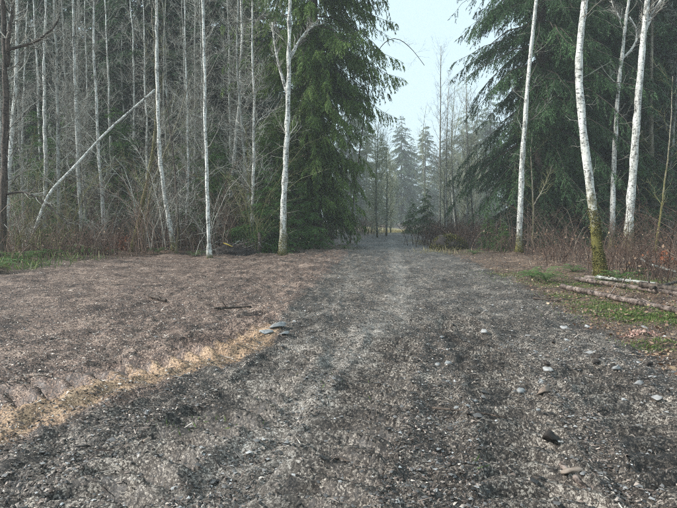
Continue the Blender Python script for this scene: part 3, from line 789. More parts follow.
# ------------------------------------------------------------------ trees: conifers
def conifer_parts(seed, Ht, base, rmax, nb, droop=0.5, hang=0.6, leaf=(0.07, 0.13), lw=0.16, tw_per_m=8.0, lf_step=0.045, trunk_r=0.24, prof=0.75, tipup=0.0, tint=(0.45, 0.2), spread_side=0.85, ragged=0.25, twl=0.34, vis=99, foot=1.0):
    r = np.random.default_rng(seed)
    K = 18; s = np.linspace(0, 1, K)
    tr = np.stack([np.cumsum(r.normal(size=K) * 0.02), np.cumsum(r.normal(size=K) * 0.02), s * Ht - 0.15], 1)
    V, F, _ = tubes(tr[None], (trunk_r * (1 - 0.92 * s) + 0.12 * trunk_r * np.exp(-s * 30))[None], 9, True)
    trunk = build_mesh('trunk', V, F, {'moss': np.full(len(V), 0.15)}, True)
    # limbs
    u = np.sort(r.random(nb)) ** 1.15
    z = base + (Ht * 0.985 - base) * u
    k = (Ht - z) / (Ht - base)
    Lb = np.maximum(rmax * np.clip(k * 1.25, 0, 1) ** prof * (1 - ragged + 2 * ragged * r.random(nb)) * np.clip(foot + (1 - foot) * (z - base) / 12.0, 0, 1), 0.25)
    az = r.random(nb) * 2 * PI
    KB = 7; t = np.linspace(0, 1, KB)
    dr = droop * (0.6 + 0.8 * r.random(nb)) * (0.45 + 0.75 * k)
    rise = 0.18 * (1 - k) + 0.10 * r.normal(size=nb) * 0.6
    dirx, diry = np.cos(az), np.sin(az)
    B = np.zeros((nb, KB, 3))
    B[:, :, 0] = dirx[:, None] * Lb[:, None] * t; B[:, :, 1] = diry[:, None] * Lb[:, None] * t
    B[:, :, 2] = z[:, None] + Lb[:, None] * (rise[:, None] * t - dr[:, None] * t ** 1.7 + tipup * t ** 4)
    B[:, 1:, :2] += np.cumsum(r.normal(size=(nb, KB - 1, 2)) * 0.03, 1) * Lb[:, None, None]
    rb = np.maximum(0.009 * Lb, 0.005)[:, None] * (1.15 - t)[None]
    LV, LF, li = tubes(B, rb, 3)
    limb = build_mesh('limbs', LV, LF, {'tint': np.clip(r.normal(0.15, 0.1, nb), 0, 1)[li]})
    # twigs
    nt = np.maximum((Lb * tw_per_m * np.where(z > vis, 0.4, 1.0)).astype(int), 3); bi = np.repeat(np.arange(nb), nt); n = len(bi)
    tt = 0.10 + 0.92 * r.random(n); tt = np.minimum(tt, 1.0)
    f = tt * (KB - 1); a = np.minimum(f.astype(int), KB - 2); fr = (f - a)[:, None]
    p = B[bi, a] * (1 - fr) + B[bi, a + 1] * fr
    tan = norm(B[bi, a + 1] - B[bi, a])
    side = norm(np.cross(tan, np.array([0, 0, 1.0]))) * np.where(r.random(n) < .5, 1, -1)[:, None]
    d = norm(tan * (0.55 + 0.3 * r.random(n))[:, None] + side * (spread_side * (0.5 + 0.7 * r.random(n)))[:, None] + np.array([0, 0, -1.0]) * (hang * (0.3 + r.random(n)))[:, None] + r.normal(size=(n, 3)) * 0.12)
    TL = np.clip(Lb[bi] * twl * (1.15 - tt) + 0.10, 0.12, 0.85) * (0.6 + 0.7 * r.random(n))
    ttint = np.clip(r.normal(tint[0], tint[1], nb)[bi] * 0.5 + 0.5 * r.normal(tint[0], tint[1], n), 0, 1)
    # leaf blades along twigs
    nl = np.maximum((TL / (lf_step * np.where(p[:, 2] > vis, 2.0, 1.0))).astype(int), 2); ti = np.repeat(np.arange(n), nl); m = len(ti)
    q = r.random(m)
    lp = p[ti] + d[ti] * (TL[ti] * q)[:, None]
    lp[:, 2] -= hang * 0.35 * TL[ti] * q ** 2
    sd = norm(np.cross(d[ti], norm(np.array([0, 0, 1.0]) + r.normal(size=(m, 3)) * 0.5))) * np.where(r.random(m) < .5, 1, -1)[:, None]
    ld = norm(d[ti] * 0.8 + sd * 0.65 + np.array([0, 0, -1.0]) * (hang * 0.5) + r.normal(size=(m, 3)) * 0.15)
    LL = (leaf[0] + (leaf[1] - leaf[0]) * r.random(m)) * np.where(lp[:, 2] > vis, 1.6, 1.0)
    V, F = needles(lp, ld, LL, LL * lw, r, 0.55)
    crown = build_mesh('crown', V, F, {'tint': np.repeat(np.clip(ttint[ti] + r.normal(size=m) * 0.16, 0, 1), 3)})
    return trunk, limb, crown

def conifer(name, label, parts, loc, rotz, scale, needle, group=None, bark='dark_bark'):
    t = thing(name, label, 'tree', loc, rotz, scale, group)
    link('trunk', parts[0], M[bark], t); link('limbs', parts[1], M['twig'], t, kind='stuff'); link('crown', parts[2], M[needle], t, kind='stuff')
    return t

# the cedar left of the track
bx, by = ground_at(316, 246)
cedar = conifer_parts(301, 33, 2.3, 5.1, 520, droop=0.75, hang=1.3, leaf=(0.12, 0.24), lw=0.13, tw_per_m=12, lf_step=0.0215, vis=15.5, foot=0.46, trunk_r=0.36, prof=0.4, tipup=0.25, spread_side=0.6, ragged=0.2, tint=(0.5, 0.24), twl=0.3)
conifer('cedar_tree', 'large drooping yellow-green cedar at the left edge of the track', cedar, (bx, by, zat(bx, by)), 0.6, 1.0, 'cedar')
# the big fir right of the track
bx, by = ground_at(536, 247)
fir = conifer_parts(302, 33, 0.6, 5.0, 380, droop=0.6, hang=0.85, leaf=(0.09, 0.18), lw=0.12, tw_per_m=12, lf_step=0.020, vis=15.5, foot=0.70, trunk_r=0.36, prof=0.4, ragged=0.28, tint=(0.42, 0.2))
conifer('fir_tree', 'huge dark drooping fir with ragged branches reaching over the right of the track', fir, (bx, by, zat(bx, by)), 2.0, 1.0, 'needle')
# stand of dark conifers behind
CP = []
for i, (Ht, rm, nb, dr, hg, base) in enumerate([(26, 4.2, 260, 0.55, 0.6, 1.2), (23, 3.6, 230, 0.45, 0.5, 0.5), (28, 4.6, 260, 0.7, 0.8, 2.0)]):
    parts = conifer_parts(310 + i, Ht, base, rm, nb, droop=dr, hang=hg, leaf=(0.16, 0.32), lw=0.15, tw_per_m=9, lf_step=0.034, vis=22, trunk_r=0.28, prof=0.5, ragged=0.3, tint=(0.42, 0.2))
    CP.append(conifer('fir_tree', '', parts, (0, 0, 0), 0, 1, 'needle'))
taken2 = []
sp = spots_left(34, 36, 64, -60, 292, 3.4, taken2, .85, 1.15)
place(CP, sp, 'dark background fir', 'firs behind the left alders', r)
sp = [(bx + 5.2, by + 3.5, 1.0), (bx + 9.5, by + 5, 1.05), (bx + 13.5, by + 2.5, 0.95)] + spots_left(14, 36, 62, 535, 740, 4.0, taken2)
place(CP, sp, 'dark background fir', 'firs behind the right alders', r)
sp = spots_left(18, 70, 120, -30, 255, 5.0, taken2, .9, 1.2)
place(CP, sp, 'faint far fir', 'faint firs far back on the left', r)
sp = spots_left(14, 66, 110, 520, 720, 5.0, taken2, .9, 1.2)
place(CP, sp, 'faint far fir', 'faint firs far back on the right', r)
# far firs at the end of the track, in the mist
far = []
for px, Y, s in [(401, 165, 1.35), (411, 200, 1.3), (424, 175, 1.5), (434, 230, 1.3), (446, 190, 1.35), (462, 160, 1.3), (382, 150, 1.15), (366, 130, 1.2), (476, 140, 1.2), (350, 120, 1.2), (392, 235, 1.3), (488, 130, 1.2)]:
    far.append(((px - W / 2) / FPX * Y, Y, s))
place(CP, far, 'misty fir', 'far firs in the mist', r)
M['needle_hazed'] = tint_mat('haze_paled_needles', [(0.0, (0.05, 0.08, 0.045)), (0.5, (0.10, 0.15, 0.085)), (1.0, (0.19, 0.24, 0.15))], 0.6, 0.3, None, 0.2)  # haze fade painted into the far firs: same needles in paler colours
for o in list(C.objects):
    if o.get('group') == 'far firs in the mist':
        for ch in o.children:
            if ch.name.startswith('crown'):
                ch.material_slots[0].link = 'OBJECT'; ch.material_slots[0].material = M['needle_hazed']
# young conifers
YP = conifer_parts(330, 4.2, 0.25, 1.6, 110, droop=0.35, hang=0.35, leaf=(0.05, 0.11), lw=0.15, tw_per_m=14, lf_step=0.016, trunk_r=0.05, prof=0.75, tint=(0.5, 0.2), twl=0.4)
bx, by = ground_at(268, 253)
y1 = conifer('young_hemlock', 'bushy bright green young hemlock behind the forked white alder', YP, (bx, by, zat(bx, by)), 0.4, (1.15, 1.15, 0.98), 'young')
bx, by = ground_at(300, 250)
tag(dup(y1, (bx, by, zat(bx, by)), 2.2, (0.9, 0.9, 0.75), 'low green hemlock at the foot of the cedar'), 'low green hemlock at the foot of the cedar', 'tree')
for px, py, Y, s, lab in [(427, 0, 54, 1.15, 'small dark fir standing by the bend of the track'), (412, 0, 60, 1.0, 'small pale green fir left of the dark one at the bend of the track'), (488, 0, 27, 0.5, 'low young fir under the huge fir at the track edge'), (503, 0, 25.5, 0.4, 'lowest young fir under the huge fir, nearest the straight white alder'), (330, 0, 40, 0.8, 'small fir behind the right flank of the cedar')]:
    x = (px - W / 2) / FPX * Y
    dup(y1, (x, Y, zat(x, Y)), r.random() * 6, (s * 0.75, s * 0.75, s), lab)
for px, Y, s, lab in [(-8, 21, 0.45, 'low green conifer seedling by the left margin of the clearing'), (30, 30, 0.9, 'young hemlock in the shade under the leaning trunk'), (150, 36, 1.1, 'young hemlock deep behind the mossy maples'), (240, 36, 1.3, 'young hemlock left of the white alder behind the brush pile')]:
    x = (px - W / 2) / FPX * Y
    dup(y1, (x, Y, zat(x, Y)), r.random() * 6, s, lab)

taken3 = []
for sp, grp in ((spots_left(26, 26, 52, 5, 275, 2.3, taken3, 0.8, 2.2), 'young hemlocks in the left woods'), (spots_left(12, 30, 48, 540, 670, 2.5, taken3, 1.0, 2.2), 'young hemlocks in the right woods')):
    for (x, y, k), lab in zip(sp, landmark_labels('shaded young hemlock', sp)):
        dup(y1, (x, y, zat(x, y)), r.random() * 6, k, lab, grp)

# ------------------------------------------------------------------ bare trees in the middle distance
def bare_tree(px, Y, Ht, seed, mat, twig, label, rad0=.13, **kw):
    x = (px - W / 2) / FPX * Y
    t = proto_alder(seed, Ht, mat, twig=twig, rad0=rad0, **kw)
    t.location = (x, Y, zat(x, Y)); t['label'] = label
    return t
bare_tree(440, 58, 21, 401, 'alder_grey', 'twig', 'tall bare alder standing against the pale sky at the bend of the track', rad0=.15, n1=60, n2=420, n3=1500, dead=60, L1=(1.5, 4.0), tlow=.25, up=0.5, twig_tint=(.45, .2))
LT = bare_tree(377, 47, 10.5, 402, 'alder_grey', 'lichen', 'pale lichen-covered bare tree just right of the cedar', rad0=.10, n1=60, n2=460, n3=2600, dead=200, L1=(1.4, 3.2), tlow=.08, up=0.35, tw=3.0, twig_tint=(.8, .25))
bare_tree(386, 52, 9.5, 403, 'alder_grey', 'lichen', 'second pale lichen-covered tree, nearer the end of the track', rad0=.10, n1=60, n2=420, n3=2000, dead=160, L1=(1.2, 3.0), tlow=.08, up=0.35, tw=3.0, twig_tint=(.75, .25))
for k, (px, Y, Ht, lab) in enumerate([(448, 44, 13, 'bare grey alder leaning over the brown shrubs right of the track'), (458, 48, 14, 'bare grey alder behind the brown shrubs, left of the huge fir'), (468, 42, 11, 'bare alder touching the left flank of the huge fir'), (432, 66, 16, 'misty bare alder behind the small dark fir at the bend'), (456, 70, 17, 'misty bare alder behind the brown shrubs'), (470, 62, 16, 'misty bare alder between the brown shrubs and the huge fir')]):
    BT = bare_tree(px, Y, Ht, 410 + k, ['alder', 'alder_grey'][k % 2], ['twig', 'lichen'][k % 2], lab, rad0=.09, n1=44, n2=260, n3=900, dead=90, L1=(1.2, 3.0), tlow=.1, up=0.5, lean=1.2, tw=2.4, twig_tint=(.62, .25))
for px, Y, sc_, src, lab in [(391, 64, .95, LT, 'third pale lichen-covered tree, at the far end of the track'), (371, 58, 1.1, LT, 'pale lichen-covered tree half hidden behind the right flank of the cedar'), (447, 52, .75, LT, 'pale lichen-covered bare tree behind the reddish-brown shrubs'), (461, 57, .9, LT, 'tall lichen-covered bare tree left of the huge fir'), (474, 50, 1.0, BT, 'bare tree whose twigs mingle with the tips of the huge fir'), (453, 62, 1.0, BT, 'faint bare tree above the mossy stump'), (466, 78, 1.1, BT, 'faintest bare tree between the bend and the huge fir'), (443, 84, 1.0, LT, 'far lichen-covered tree beside the tall bare alder at the bend')]:
    x = (px - W / 2) / FPX * Y
    dup(src, (x, Y, zat(x, Y)), px * .7, sc_, lab)
# long bare branch over the track: limb of a leaning alder beside the cedar
traced_alder([(350, 243), (355, 190), (364, 120), (371, 70), (380, 46), (390, 36), (400, 37), (411, 46), (425, 64)], 243, 1.8, 'thin dead alder bowed over the track at the right flank of the cedar', 420, mat='dark_bark', twig='twig', top_h=2, n1=14, n2=70, n3=220, dead=10, tlow=.5, L1=(.6, 2.0), name='dead_alder', moss_h=.2, taper_top=.3)

# ------------------------------------------------------------------ undergrowth
def canes(x, y, hmin, hmax, seed, ntw=4, tint=(0.45, 0.22), rad=0.009, tmin=0.0032):
    r = np.random.default_rng(seed); n = len(x)
    a = r.random(n) * 2 * PI; hh = (hmin + (hmax - hmin) * r.random(n) ** 1.9) * (0.55 + 0.9 * fbm(np.asarray(x) * .7, np.asarray(y) * .7, 97))
    out = hh * (0.25 + 0.7 * r.random(n)); K = 5; s = np.linspace(0, 1, K)
    P = np.zeros((n, K, 3))
    P[:, :, 0] = x[:, None] + (np.cos(a) * out)[:, None] * s ** 1.6
    P[:, :, 1] = y[:, None] + (np.sin(a) * out)[:, None] * s ** 1.6
    P[:, :, 2] = height(x, y)[:, None] - 0.02 + hh[:, None] * (1.25 * s - 0.35 * s ** 3)
    P[:, 1:] += np.cumsum(r.normal(size=(n, K - 1, 3)) * 0.035, 1)
    R = np.full(n, rad)[:, None] * (0.7 + 0.8 * r.random(n))[:, None] * (1.1 - 0.8 * s)[None]
    p2, r2 = spawn(P, R, n * ntw, 0.25, 1.0, 0.2, 0.7, 0.8, 0.1, 3, 0.3, 0.6, tmin, r)
    V1, F1, i1 = tubes(P, R, 3); V2, F2, i2 = tubes(p2, r2, 3)
    return join([(V1, F1, {'tint': np.clip(r.normal(*tint, n), 0, 1)[i1]}), (V2, F2, {'tint': np.clip(r.normal(*tint, n * ntw), 0, 1)[i2]})])

def brush(name, n, region, hmin, hmax, seed, **kw):
    """region(x, y) -> density 0..1"""
    r = np.random.default_rng(seed); X = []; Y = []
    x0, x1, y0, y1, fn = region; c = 0
    while c < n:
        x = x0 + (x1 - x0) * r.random(20000); y = y0 + (y1 - y0) * r.random(20000)
        k = r.random(20000) < fn(x, y); X.append(x[k]); Y.append(y[k]); c += k.sum()
    x = np.concatenate(X)[:n]; y = np.concatenate(Y)[:n]
    V, F, A = canes(x, y, hmin, hmax, seed, **kw)
    link(name, build_mesh(name, V, F, A), M['cane'], kind='stuff')
    return x, y
clump = lambda x, y, s: sstep(0.35, 0.6, fbm(x * 0.5, y * 0.5, s))
dl = lambda x, y: sstep(0.2, 1.5, wood_left(x, y)) * np.exp(-np.clip(wood_left(x, y), 0, 99) / 9) * (0.3 + 0.7 * clump(x, y, 91)) * (np.abs(x) < 0.75 * y)
xl, yl = brush('bramble_thicket', 2600, (-32, 2.0, 16, 42, dl), 0.4, 3.0, 501)
dr_ = lambda x, y: sstep(0.3, 1.8, (x - WRx(y)) * .8) * np.exp(-np.clip(x - WRx(y), 0, 99) / 9) * (0.35 + 0.65 * clump(x, y, 92)) * (x < 0.75 * y)
xr_, yr_ = brush('bramble_thicket', 2300, (1.5, 30, 10, 60, dr_), 0.4, 2.6, 502)
# withered leaves still hanging in the thickets
for x, y in ((xl, yl), (xr_, yr_)):
    n = len(x) * 2; k = rng.integers(len(x), size=n)
    px_, py_ = x[k] + rng.normal(size=n) * .5, y[k] + rng.normal(size=n) * .5
    p = np.stack([px_, py_, height(px_, py_) + rng.random(n) ** 1.6 * 1.1], 1)
    d = norm(rng.normal(size=(n, 3)) + np.array([0, 0, -.8]))
    LL = .05 + .07 * rng.random(n)
    V, F = leaflets(p, d, LL, LL * .32, rng, 1.0)
    link('withered_leaves', build_mesh('withered_leaves', V, F, {'tint': np.repeat(np.clip(rng.normal(.5, .25, n), 0, 1), 4)}), M['leaf'], kind='stuff')

# single bare shrubs
def shrub(label, px, Y, seed, h=(0.7, 1.7), n=26, mat='cane', spread=.35, tint=(.45, .2), ntw=9, name='bare_shrub'):
    x = (px - W / 2) / FPX * Y; r = np.random.default_rng(seed)
    xs, ys = x + r.normal(size=n) * spread, Y + r.normal(size=n) * spread
    V, F, A = canes(xs, ys, h[0], h[1], seed, ntw=ntw, tint=tint, rad=0.008 + 0.00022 * Y)
    z = zat(x, Y)
    o = link(name, build_mesh(name, V - np.array([x, Y, z]), F, A), M[mat], None, (x, Y, z))
    return tag(o, label, 'shrub')
shrub('rounded reddish-brown bare shrub at the right edge of the track, by the mossy stump', 431, 33, 601, (1.0, 2.0), 60, spread=.7, tint=(.42, .2))
shrub('reddish-brown bare shrub behind the mossy stump', 445, 30, 602, (1.0, 2.0), 60, spread=.6, tint=(.45, .2))
shrub('brown bare shrub between the mossy stump and the huge fir', 464, 28, 603, (.8, 1.7), 50, spread=.6)
shrub('brown shrub around the foot of the straight white alder', 512, 24, 604, (.5, 1.4), 36, spread=.6)
shrub('brown shrub right of the mossy foot of the curved alder', 632, 15.5, 605, (.5, 1.3), 34, spread=.6)
shrub('tangled brown shrub by the right margin behind the logs', 668, 14, 606, (.6, 1.6), 40, spread=.7)
shrub('brown shrub left of the curved mossy alder', 566, 18, 607, (.5, 1.3), 36, spread=.7)
shrub('brown shrub under the leaning trunk on the left', 62, 20.5, 608, (.7, 1.6), 44, spread=.8)
shrub('yellowish mossy shrub beside the dark trunk at the left margin', 28, 20, 609, (.8, 1.9), 36, 'twig_moss', .6)
shrub('brown shrub behind the sword ferns on the left', 98, 21.5, 610, (.6, 1.5), 44, spread=.8)
shrub('brown shrub between the mossy maple and the brush pile', 190, 23, 611, (.5, 1.3), 36, spread=.7)
shrub('misty brown shrub at the left side of the far bend', 372, 66, 612, (1.0, 2.6), 60, spread=1.6)
shrub('misty brown shrub beneath the lichen-covered trees', 356, 52, 613, (1.0, 2.4), 60, spread=1.3)

# tall many-stemmed bare bushes among the alders
def tall_bush(seed, mat, tint):
    r_ = np.random.default_rng(seed); n = 16
    V, F, A = canes(r_.normal(size=n) * .3, r_.normal(size=n) * .3, 2.0, 6.0, seed, ntw=34, tint=tint, rad=0.014, tmin=0.0055)
    o = link('hazel_bush', build_mesh('hazel_bush', V, F, A), M[mat]); o['label'] = ''; o['category'] = 'shrub'
    return o
TB = [tall_bush(650, 'twig', (.62, .28)), tall_bush(651, 'cane', (.6, .22)), tall_bush(652, 'twig_moss', (.6, .22)), tall_bush(653, 'twig', (.5, .3))]
taken4 = []
place(TB, spots_left(58, 21.5, 40, -15, 255, 1.1, taken4, .7, 1.3), 'many-stemmed bare bush', 'bare bushes in the left woods', r)
place(TB, spots_left(4, 25, 36, 600, 690, 1.6, taken4, .5, .8), 'many-stemmed bare bush', 'bare bushes in the right woods', r)

# mossy stump right of the track
def blob(name, seed, rx, ry, rz, mat, sub=3, rough=0.35, freq=2.2, label=None):
    import bmesh
    bm = bmesh.new(); bmesh.ops.create_icosphere(bm, subdivisions=sub, radius=1.0)
    V = np.array([v.co[:] for v in bm.verts]); F = np.array([[v.index for v in f.verts] for f in bm.faces]); bm.free()
    k = 1 + rough * (fbm(V[:, 0] * freq + seed, V[:, 1] * freq + V[:, 2] * 1.7 * freq, seed, 3) - 0.5) * 2
    V = V * k[:, None] * np.array([rx, ry, rz])
    tn = np.clip(0.5 + 1.2 * (fbm(V[:, 0] * 9 / max(rx, .05) * .3, V[:, 1] * 9 / max(rx, .05) * .3 + V[:, 2] * 5, seed + 3) - .5), 0, 1)
    return build_mesh(name, V, F, {'tint': tn}, False)
bx, by = ground_at(449, 250)
st = thing('mossy_stump', 'low round mossy stump at the right edge of the track', 'stump', (bx, by, zat(bx, by)))
link('stump_body', blob('stump_body', 5, .95, .8, .8, None), M['dark_stone'], st)
n = 4200; d = norm(rng.normal(size=(n, 3)) + np.array([0, 0, .5])); d[:, 2] = np.abs(d[:, 2])
p = d * np.array([.95, .8, .8]) * (0.9 + 0.15 * rng.random(n))[:, None]
V, F = leaflets(p, norm(d + rng.normal(size=(n, 3)) * .8), .05 + .12 * rng.random(n), .015 + .02 * rng.random(n), rng, 1.0)
link('moss', build_mesh('moss', V, F, {'tint': np.repeat(np.clip(rng.normal(.6, .25, n), 0, 1), 4)}), M['moss_clump'], st, kind='stuff')

# sword ferns
def frond_mesh(seed, Lf=0.85):
    r = np.random.default_rng(seed); K = 22; s = np.linspace(0.08, 1, K)
    P = np.stack([Lf * s * 0.85, 0.03 * np.sin(3 * s), Lf * (0.75 * s - 0.72 * s ** 2.2)], 1)
    T = norm(np.gradient(P, axis=0)); sidev = np.array([0, 1.0, 0])
    ln = Lf * 0.15 * np.sin(np.clip(s * 0.92 + 0.08, 0, 1) * PI) ** 0.7 + 0.01
    parts = []
    for sg in (-1, 1):
        d = norm(T * 0.35 + sidev * sg + np.array([0, 0, -0.25]) + r.normal(size=(K, 3)) * 0.1)
        V, F = leaflets(P, d, ln, np.full(K, Lf * 0.016), r, 0.15)
        parts.append((V, F, {'tint': np.repeat(np.clip(r.normal(.5, .15, K), 0, 1), 4)}))
    V, F, i = tubes(np.concatenate([[[0, 0, 0]], P])[None][:, ::3], np.full((1, len(np.concatenate([[[0, 0, 0]], P])[::3])), 0.005), 3)
    parts.append((V, F, {'tint': .3}))
    V, F, A = join(parts)
    return build_mesh('frond', V, F, A)
FM = [frond_mesh(s) for s in (1, 2, 3)]
for m in FM:
    m.materials.append(M['fern'])
def fern(px, py, sc_, label, n=11):
    bx, by = ground_at(px, py); t = thing('sword_fern', label, 'fern', (bx, by, zat(bx, by)), 0, sc_, 'sword ferns at the edge of the clearing')
    for k in range(n):
        f = link('frond', FM[k % 3], None, t, (0, 0, 0), k / n * 2 * PI + r.normal() * .2, 0.75 + .4 * r.random())
        f.rotation_euler = (0, -r.random() * .5, f.rotation_euler[2])
for px, py, s, lab in [(76, 258, .95, 'green sword fern at the clearing edge, leftmost of the middle pair'), (92, 256, 1.0, 'green sword fern at the clearing edge, left of the rust-coloured bush'), (112, 256, .7, 'small sword fern just left of the rust-coloured bush'), (14, 268, 1.1, 'green sword fern at the left margin of the clearing'), (-6, 275, 1.3, 'sword fern cut by the left margin of the picture'), (40, 262, .9, 'sword fern below the leaning trunk'), (52, 261, .9, 'sword fern just right of the one below the leaning trunk'), (26, 265, 1.0, 'sword fern between the left margin and the leaning trunk'), (84, 258, 1.0, 'sword fern in the middle of the fern row at the clearing edge'), (158, 257, .7, 'small sword fern between the mossy maple and the slant-footed alder'), (196, 258, .7, 'small sword fern left of the black-footed alder'), (60, 250, .8, 'sword fern half hidden under the leaning trunk'), (255, 256, .6, 'small fern at the foot of the young hemlock'), (546, 281, .9, 'sword fern left of the log ends'), (532, 277, .7, 'small sword fern between the straight alder and the logs'), (474, 254, .7, 'fern under the huge fir beside the mossy stump'), (618, 285, .7, 'sword fern right of the mossy foot of the curved alder'), (640, 276, .6, 'sword fern behind the logs toward the right margin'), (574, 274, .6, 'sword fern just left of the mossy foot of the curved alder'), (345, 250, .5, 'small bright fern at the left verge of the track below the cedar')]:
    fern(px, py, s, lab)

# rust-coloured dead bracken
def leafy_bush(name, label, px, py, n, rx, rz, mat, cat, seed):
    r = np.random.default_rng(seed); bx, by = ground_at(px, py); z = zat(bx, by)
    p = r.normal(size=(n, 3)) * np.array([rx, rx, 0]) * .5; p[:, 2] = rz * r.random(n)
    d = norm(r.normal(size=(n, 3)) + np.array([0, 0, -.3])); LL = .08 + .1 * r.random(n)
    V, F = leaflets(p, d, LL, LL * .3, r, 1.0)
    t = thing(name, label, cat, (bx, by, z))
    link('foliage', build_mesh('foliage', V, F, {'tint': np.repeat(r.random(n), 4)}), M[mat], t, kind='stuff')
    Vc, Fc, Ac = canes(r.normal(size=14) * rx * .4, r.normal(size=14) * rx * .4, rz * .5, rz * 1.2, seed, ntw=3)
    Vc[:, 2] -= 0.0
    link('stems', build_mesh('stems', Vc, Fc, Ac), M['cane'], t, kind='stuff')
leafy_bush('dead_bracken', 'rust-coloured dead bracken at the edge of the clearing right of the ferns', 122, 254, 260, .55, .75, 'rust_leaf', 'bracken', 701)
leafy_bush('dead_bracken', 'rust-coloured dead bracken in the brush by the right margin', 664, 268, 120, .4, .5, 'rust_leaf', 'bracken', 702)

# grass and moss
def grass_patch(name, spots, mat, hmin, hmax, per=500, seed=1):
    r = np.random.default_rng(seed); X = []; Y = []
    for px, py, rx, ry, k in spots:
        bx, by = ground_at(px, py); n = int(per * k)
        X.append(bx + r.normal(size=n) * rx); Y.append(by + r.normal(size=n) * ry)
    x = np.concatenate(X); y = np.concatenate(Y); n = len(x)
    p = np.stack([x, y, height(x, y) - .005], 1)
    d = norm(r.normal(size=(n, 3)) * .55 + np.array([0, 0, .8])); LL = hmin + (hmax - hmin) * r.random(n)
    V, F = leaflets(p, d, LL, .0035 + LL * .03, r, 1.0)
    link(name, build_mesh(name, V, F, {'tint': np.repeat(np.clip(r.normal(.5, .24, n), 0, 1), 4)}), M[mat], kind='stuff')
grass_patch('grass', [(640, 318, .45, .22, 5), (610, 310, .3, .2, 2.5), (670, 320, .3, .2, 2.5), (548, 278, .9, 1.0, 2.2), (570, 296, .3, .3, 1.2), (655, 343, .2, .15, .8), (520, 274, .5, .6, 1.5), (640, 285, .6, .6, 4), (625, 280, .5, .5, 2), (590, 284, .5, .5, 2), (660, 296, .4, .3, 2), (560, 284, .5, .4, 1.5), (8, 270, .8, .7, 1), (30, 266, .8, .5, .6), (346, 249, .5, .8, 1), (460, 254, .8, .9, 1), (600, 305, .4, .3, 1.5), (490, 475, .05, .04, .02), (320, 395, .3, .3, .03), (215, 425, .12, .1, .03), (175, 432, .12, .1, .03)], 'grass', .02, .065, 1000, 801)
grass_patch('tall_grass', [(4, 272, .6, .4, .5), (18, 268, .7, .4, .4), (60, 262, .9, .4, .3)], 'grass', .15, .45, 500, 802)
grass_patch('dry_grass', [(385, 231.5, 2.5, 4, 3), (405, 232, 1.8, 4, 3), (422, 243, .5, 2.5, .5), (440, 253, .8, .8, .3), (372, 234, 1.2, 3, 1)], 'dry_grass', .10, .38, 700, 803)

# ------------------------------------------------------------------ logs, sticks, brush pile
def log(pa, pb, dpx, label, seed, mat='log_bark', name='fallen_log', cat='log', lift=0.0, bend=.04, moss=.25, stub=3):
    r = np.random.default_rng(seed)
    a, b = ground_at(*pa), ground_at(*pb); K = 18; s = np.linspace(0, 1, K)
    xy = a[None] * (1 - s)[:, None] + b[None] * s[:, None]
    nrm_ = np.array([-(b - a)[1], (b - a)[0]]) / np.linalg.norm(b - a)
    xy = xy + nrm_[None] * (np.sin(s * 3.1) * bend * r.normal())[:, None] + np.cumsum(r.normal(size=(K, 2)) * .004, 0)
    rad0 = 0.5 * dpx / FPX * 0.5 * (a[1] + b[1]); rad = rad0 * (1.0 - 0.3 * s) * (1 + r.normal(size=K) * .04)
    hh = height(xy[:, 0], xy[:, 1]); za, zb = hh[:5].max(), hh[-5:].max()
    z = za * (1 - s) + zb * s; z = z + max(0, (hh - z).max() * .5) + rad * 0.8 + lift
    P = np.column_stack([xy, z]); c = np.array([P[0, 0], P[0, 1], P[0, 2] - rad0])
    V, F, _ = tubes((P - c)[None], rad[None], 10, True)
    t = thing(name, label, cat, c)
    link('trunk', build_mesh('trunk', V, F, {'moss': np.clip(moss + .35 * (vnoise(V[:, 0] * 2, V[:, 1] * 2, seed) - .5), 0, 1)}, True), M[mat], t)
    for k in range(stub):
        q = (P - c)[int(r.integers(2, K - 2))]; d = norm(np.array([r.normal(), r.normal(), .9])) * (.12 + .2 * r.random())
        V, F, _ = tubes(np.stack([q, q + d * .6, q + d])[None], np.array([[rad0 * .28, rad0 * .22, rad0 * .14]]), 5, True)
        link('branch_stub', build_mesh('branch_stub', V, F, {'moss': np.full(len(V), .1)}, True), M[mat], t)
    return t
log((562, 289), (720, 327), 6.4, 'longest brownish-grey fallen log, nearest the track', 901)
log((576, 282), (715, 313), 5.4, 'darker fallen log lying just behind the longest one', 902, moss=.3)
log((640, 297), (730, 312), 6.8, 'thick dark log end by the right margin, on the other logs', 903, 'dark_bark', lift=.05, moss=.2)
log((596, 283), (655, 291), 3.6, 'short grey branch lying behind the logs near the mossy foot', 904, 'alder_grey', 'fallen_branch', 'branch', .02)
log((650, 301), (690, 287), 3.2, 'dark stick propped across the logs at the right margin', 905, 'dark_bark', 'fallen_branch', 'branch', .06)
log((585, 279), (606, 281), 5.0, 'short broken chunk of log at the foot of the curved alder', 906, stub=1)
log((533, 300), (560, 302), 2.0, 'thin dark stick on the leaf litter left of the logs', 907, 'dark_bark', 'stick', 'stick', 0, .02, 0, 1)
log((432, 409), (506, 427), 2.2, 'long thin dark stick lying across the muddy track', 908, 'dark_bark', 'stick', 'stick', 0, .03, 0, 2)
log((214, 314), (252, 311), 2.6, 'dark stick on the brown chips near the grey stone slab', 909, 'dark_bark', 'stick', 'stick', 0, .03, 0, 2)
log((150, 300), (166, 305), 4.0, 'dark broken wood lump on the brown chips of the clearing', 910, 'dark_bark', 'stick', 'stick', 0, .02, 0, 1)
log((60, 252), (100, 257), 4.0, 'mossy dead branch lying below the sword ferns', 911, 'mossy_bark', 'fallen_branch', 'branch', .1, .1, .5, 3)
log((330, 470), (352, 474), 2.0, 'short dark stick pressed into the track at the middle front', 912, 'dark_bark', 'stick', 'stick', 0, .02, 0, 1)
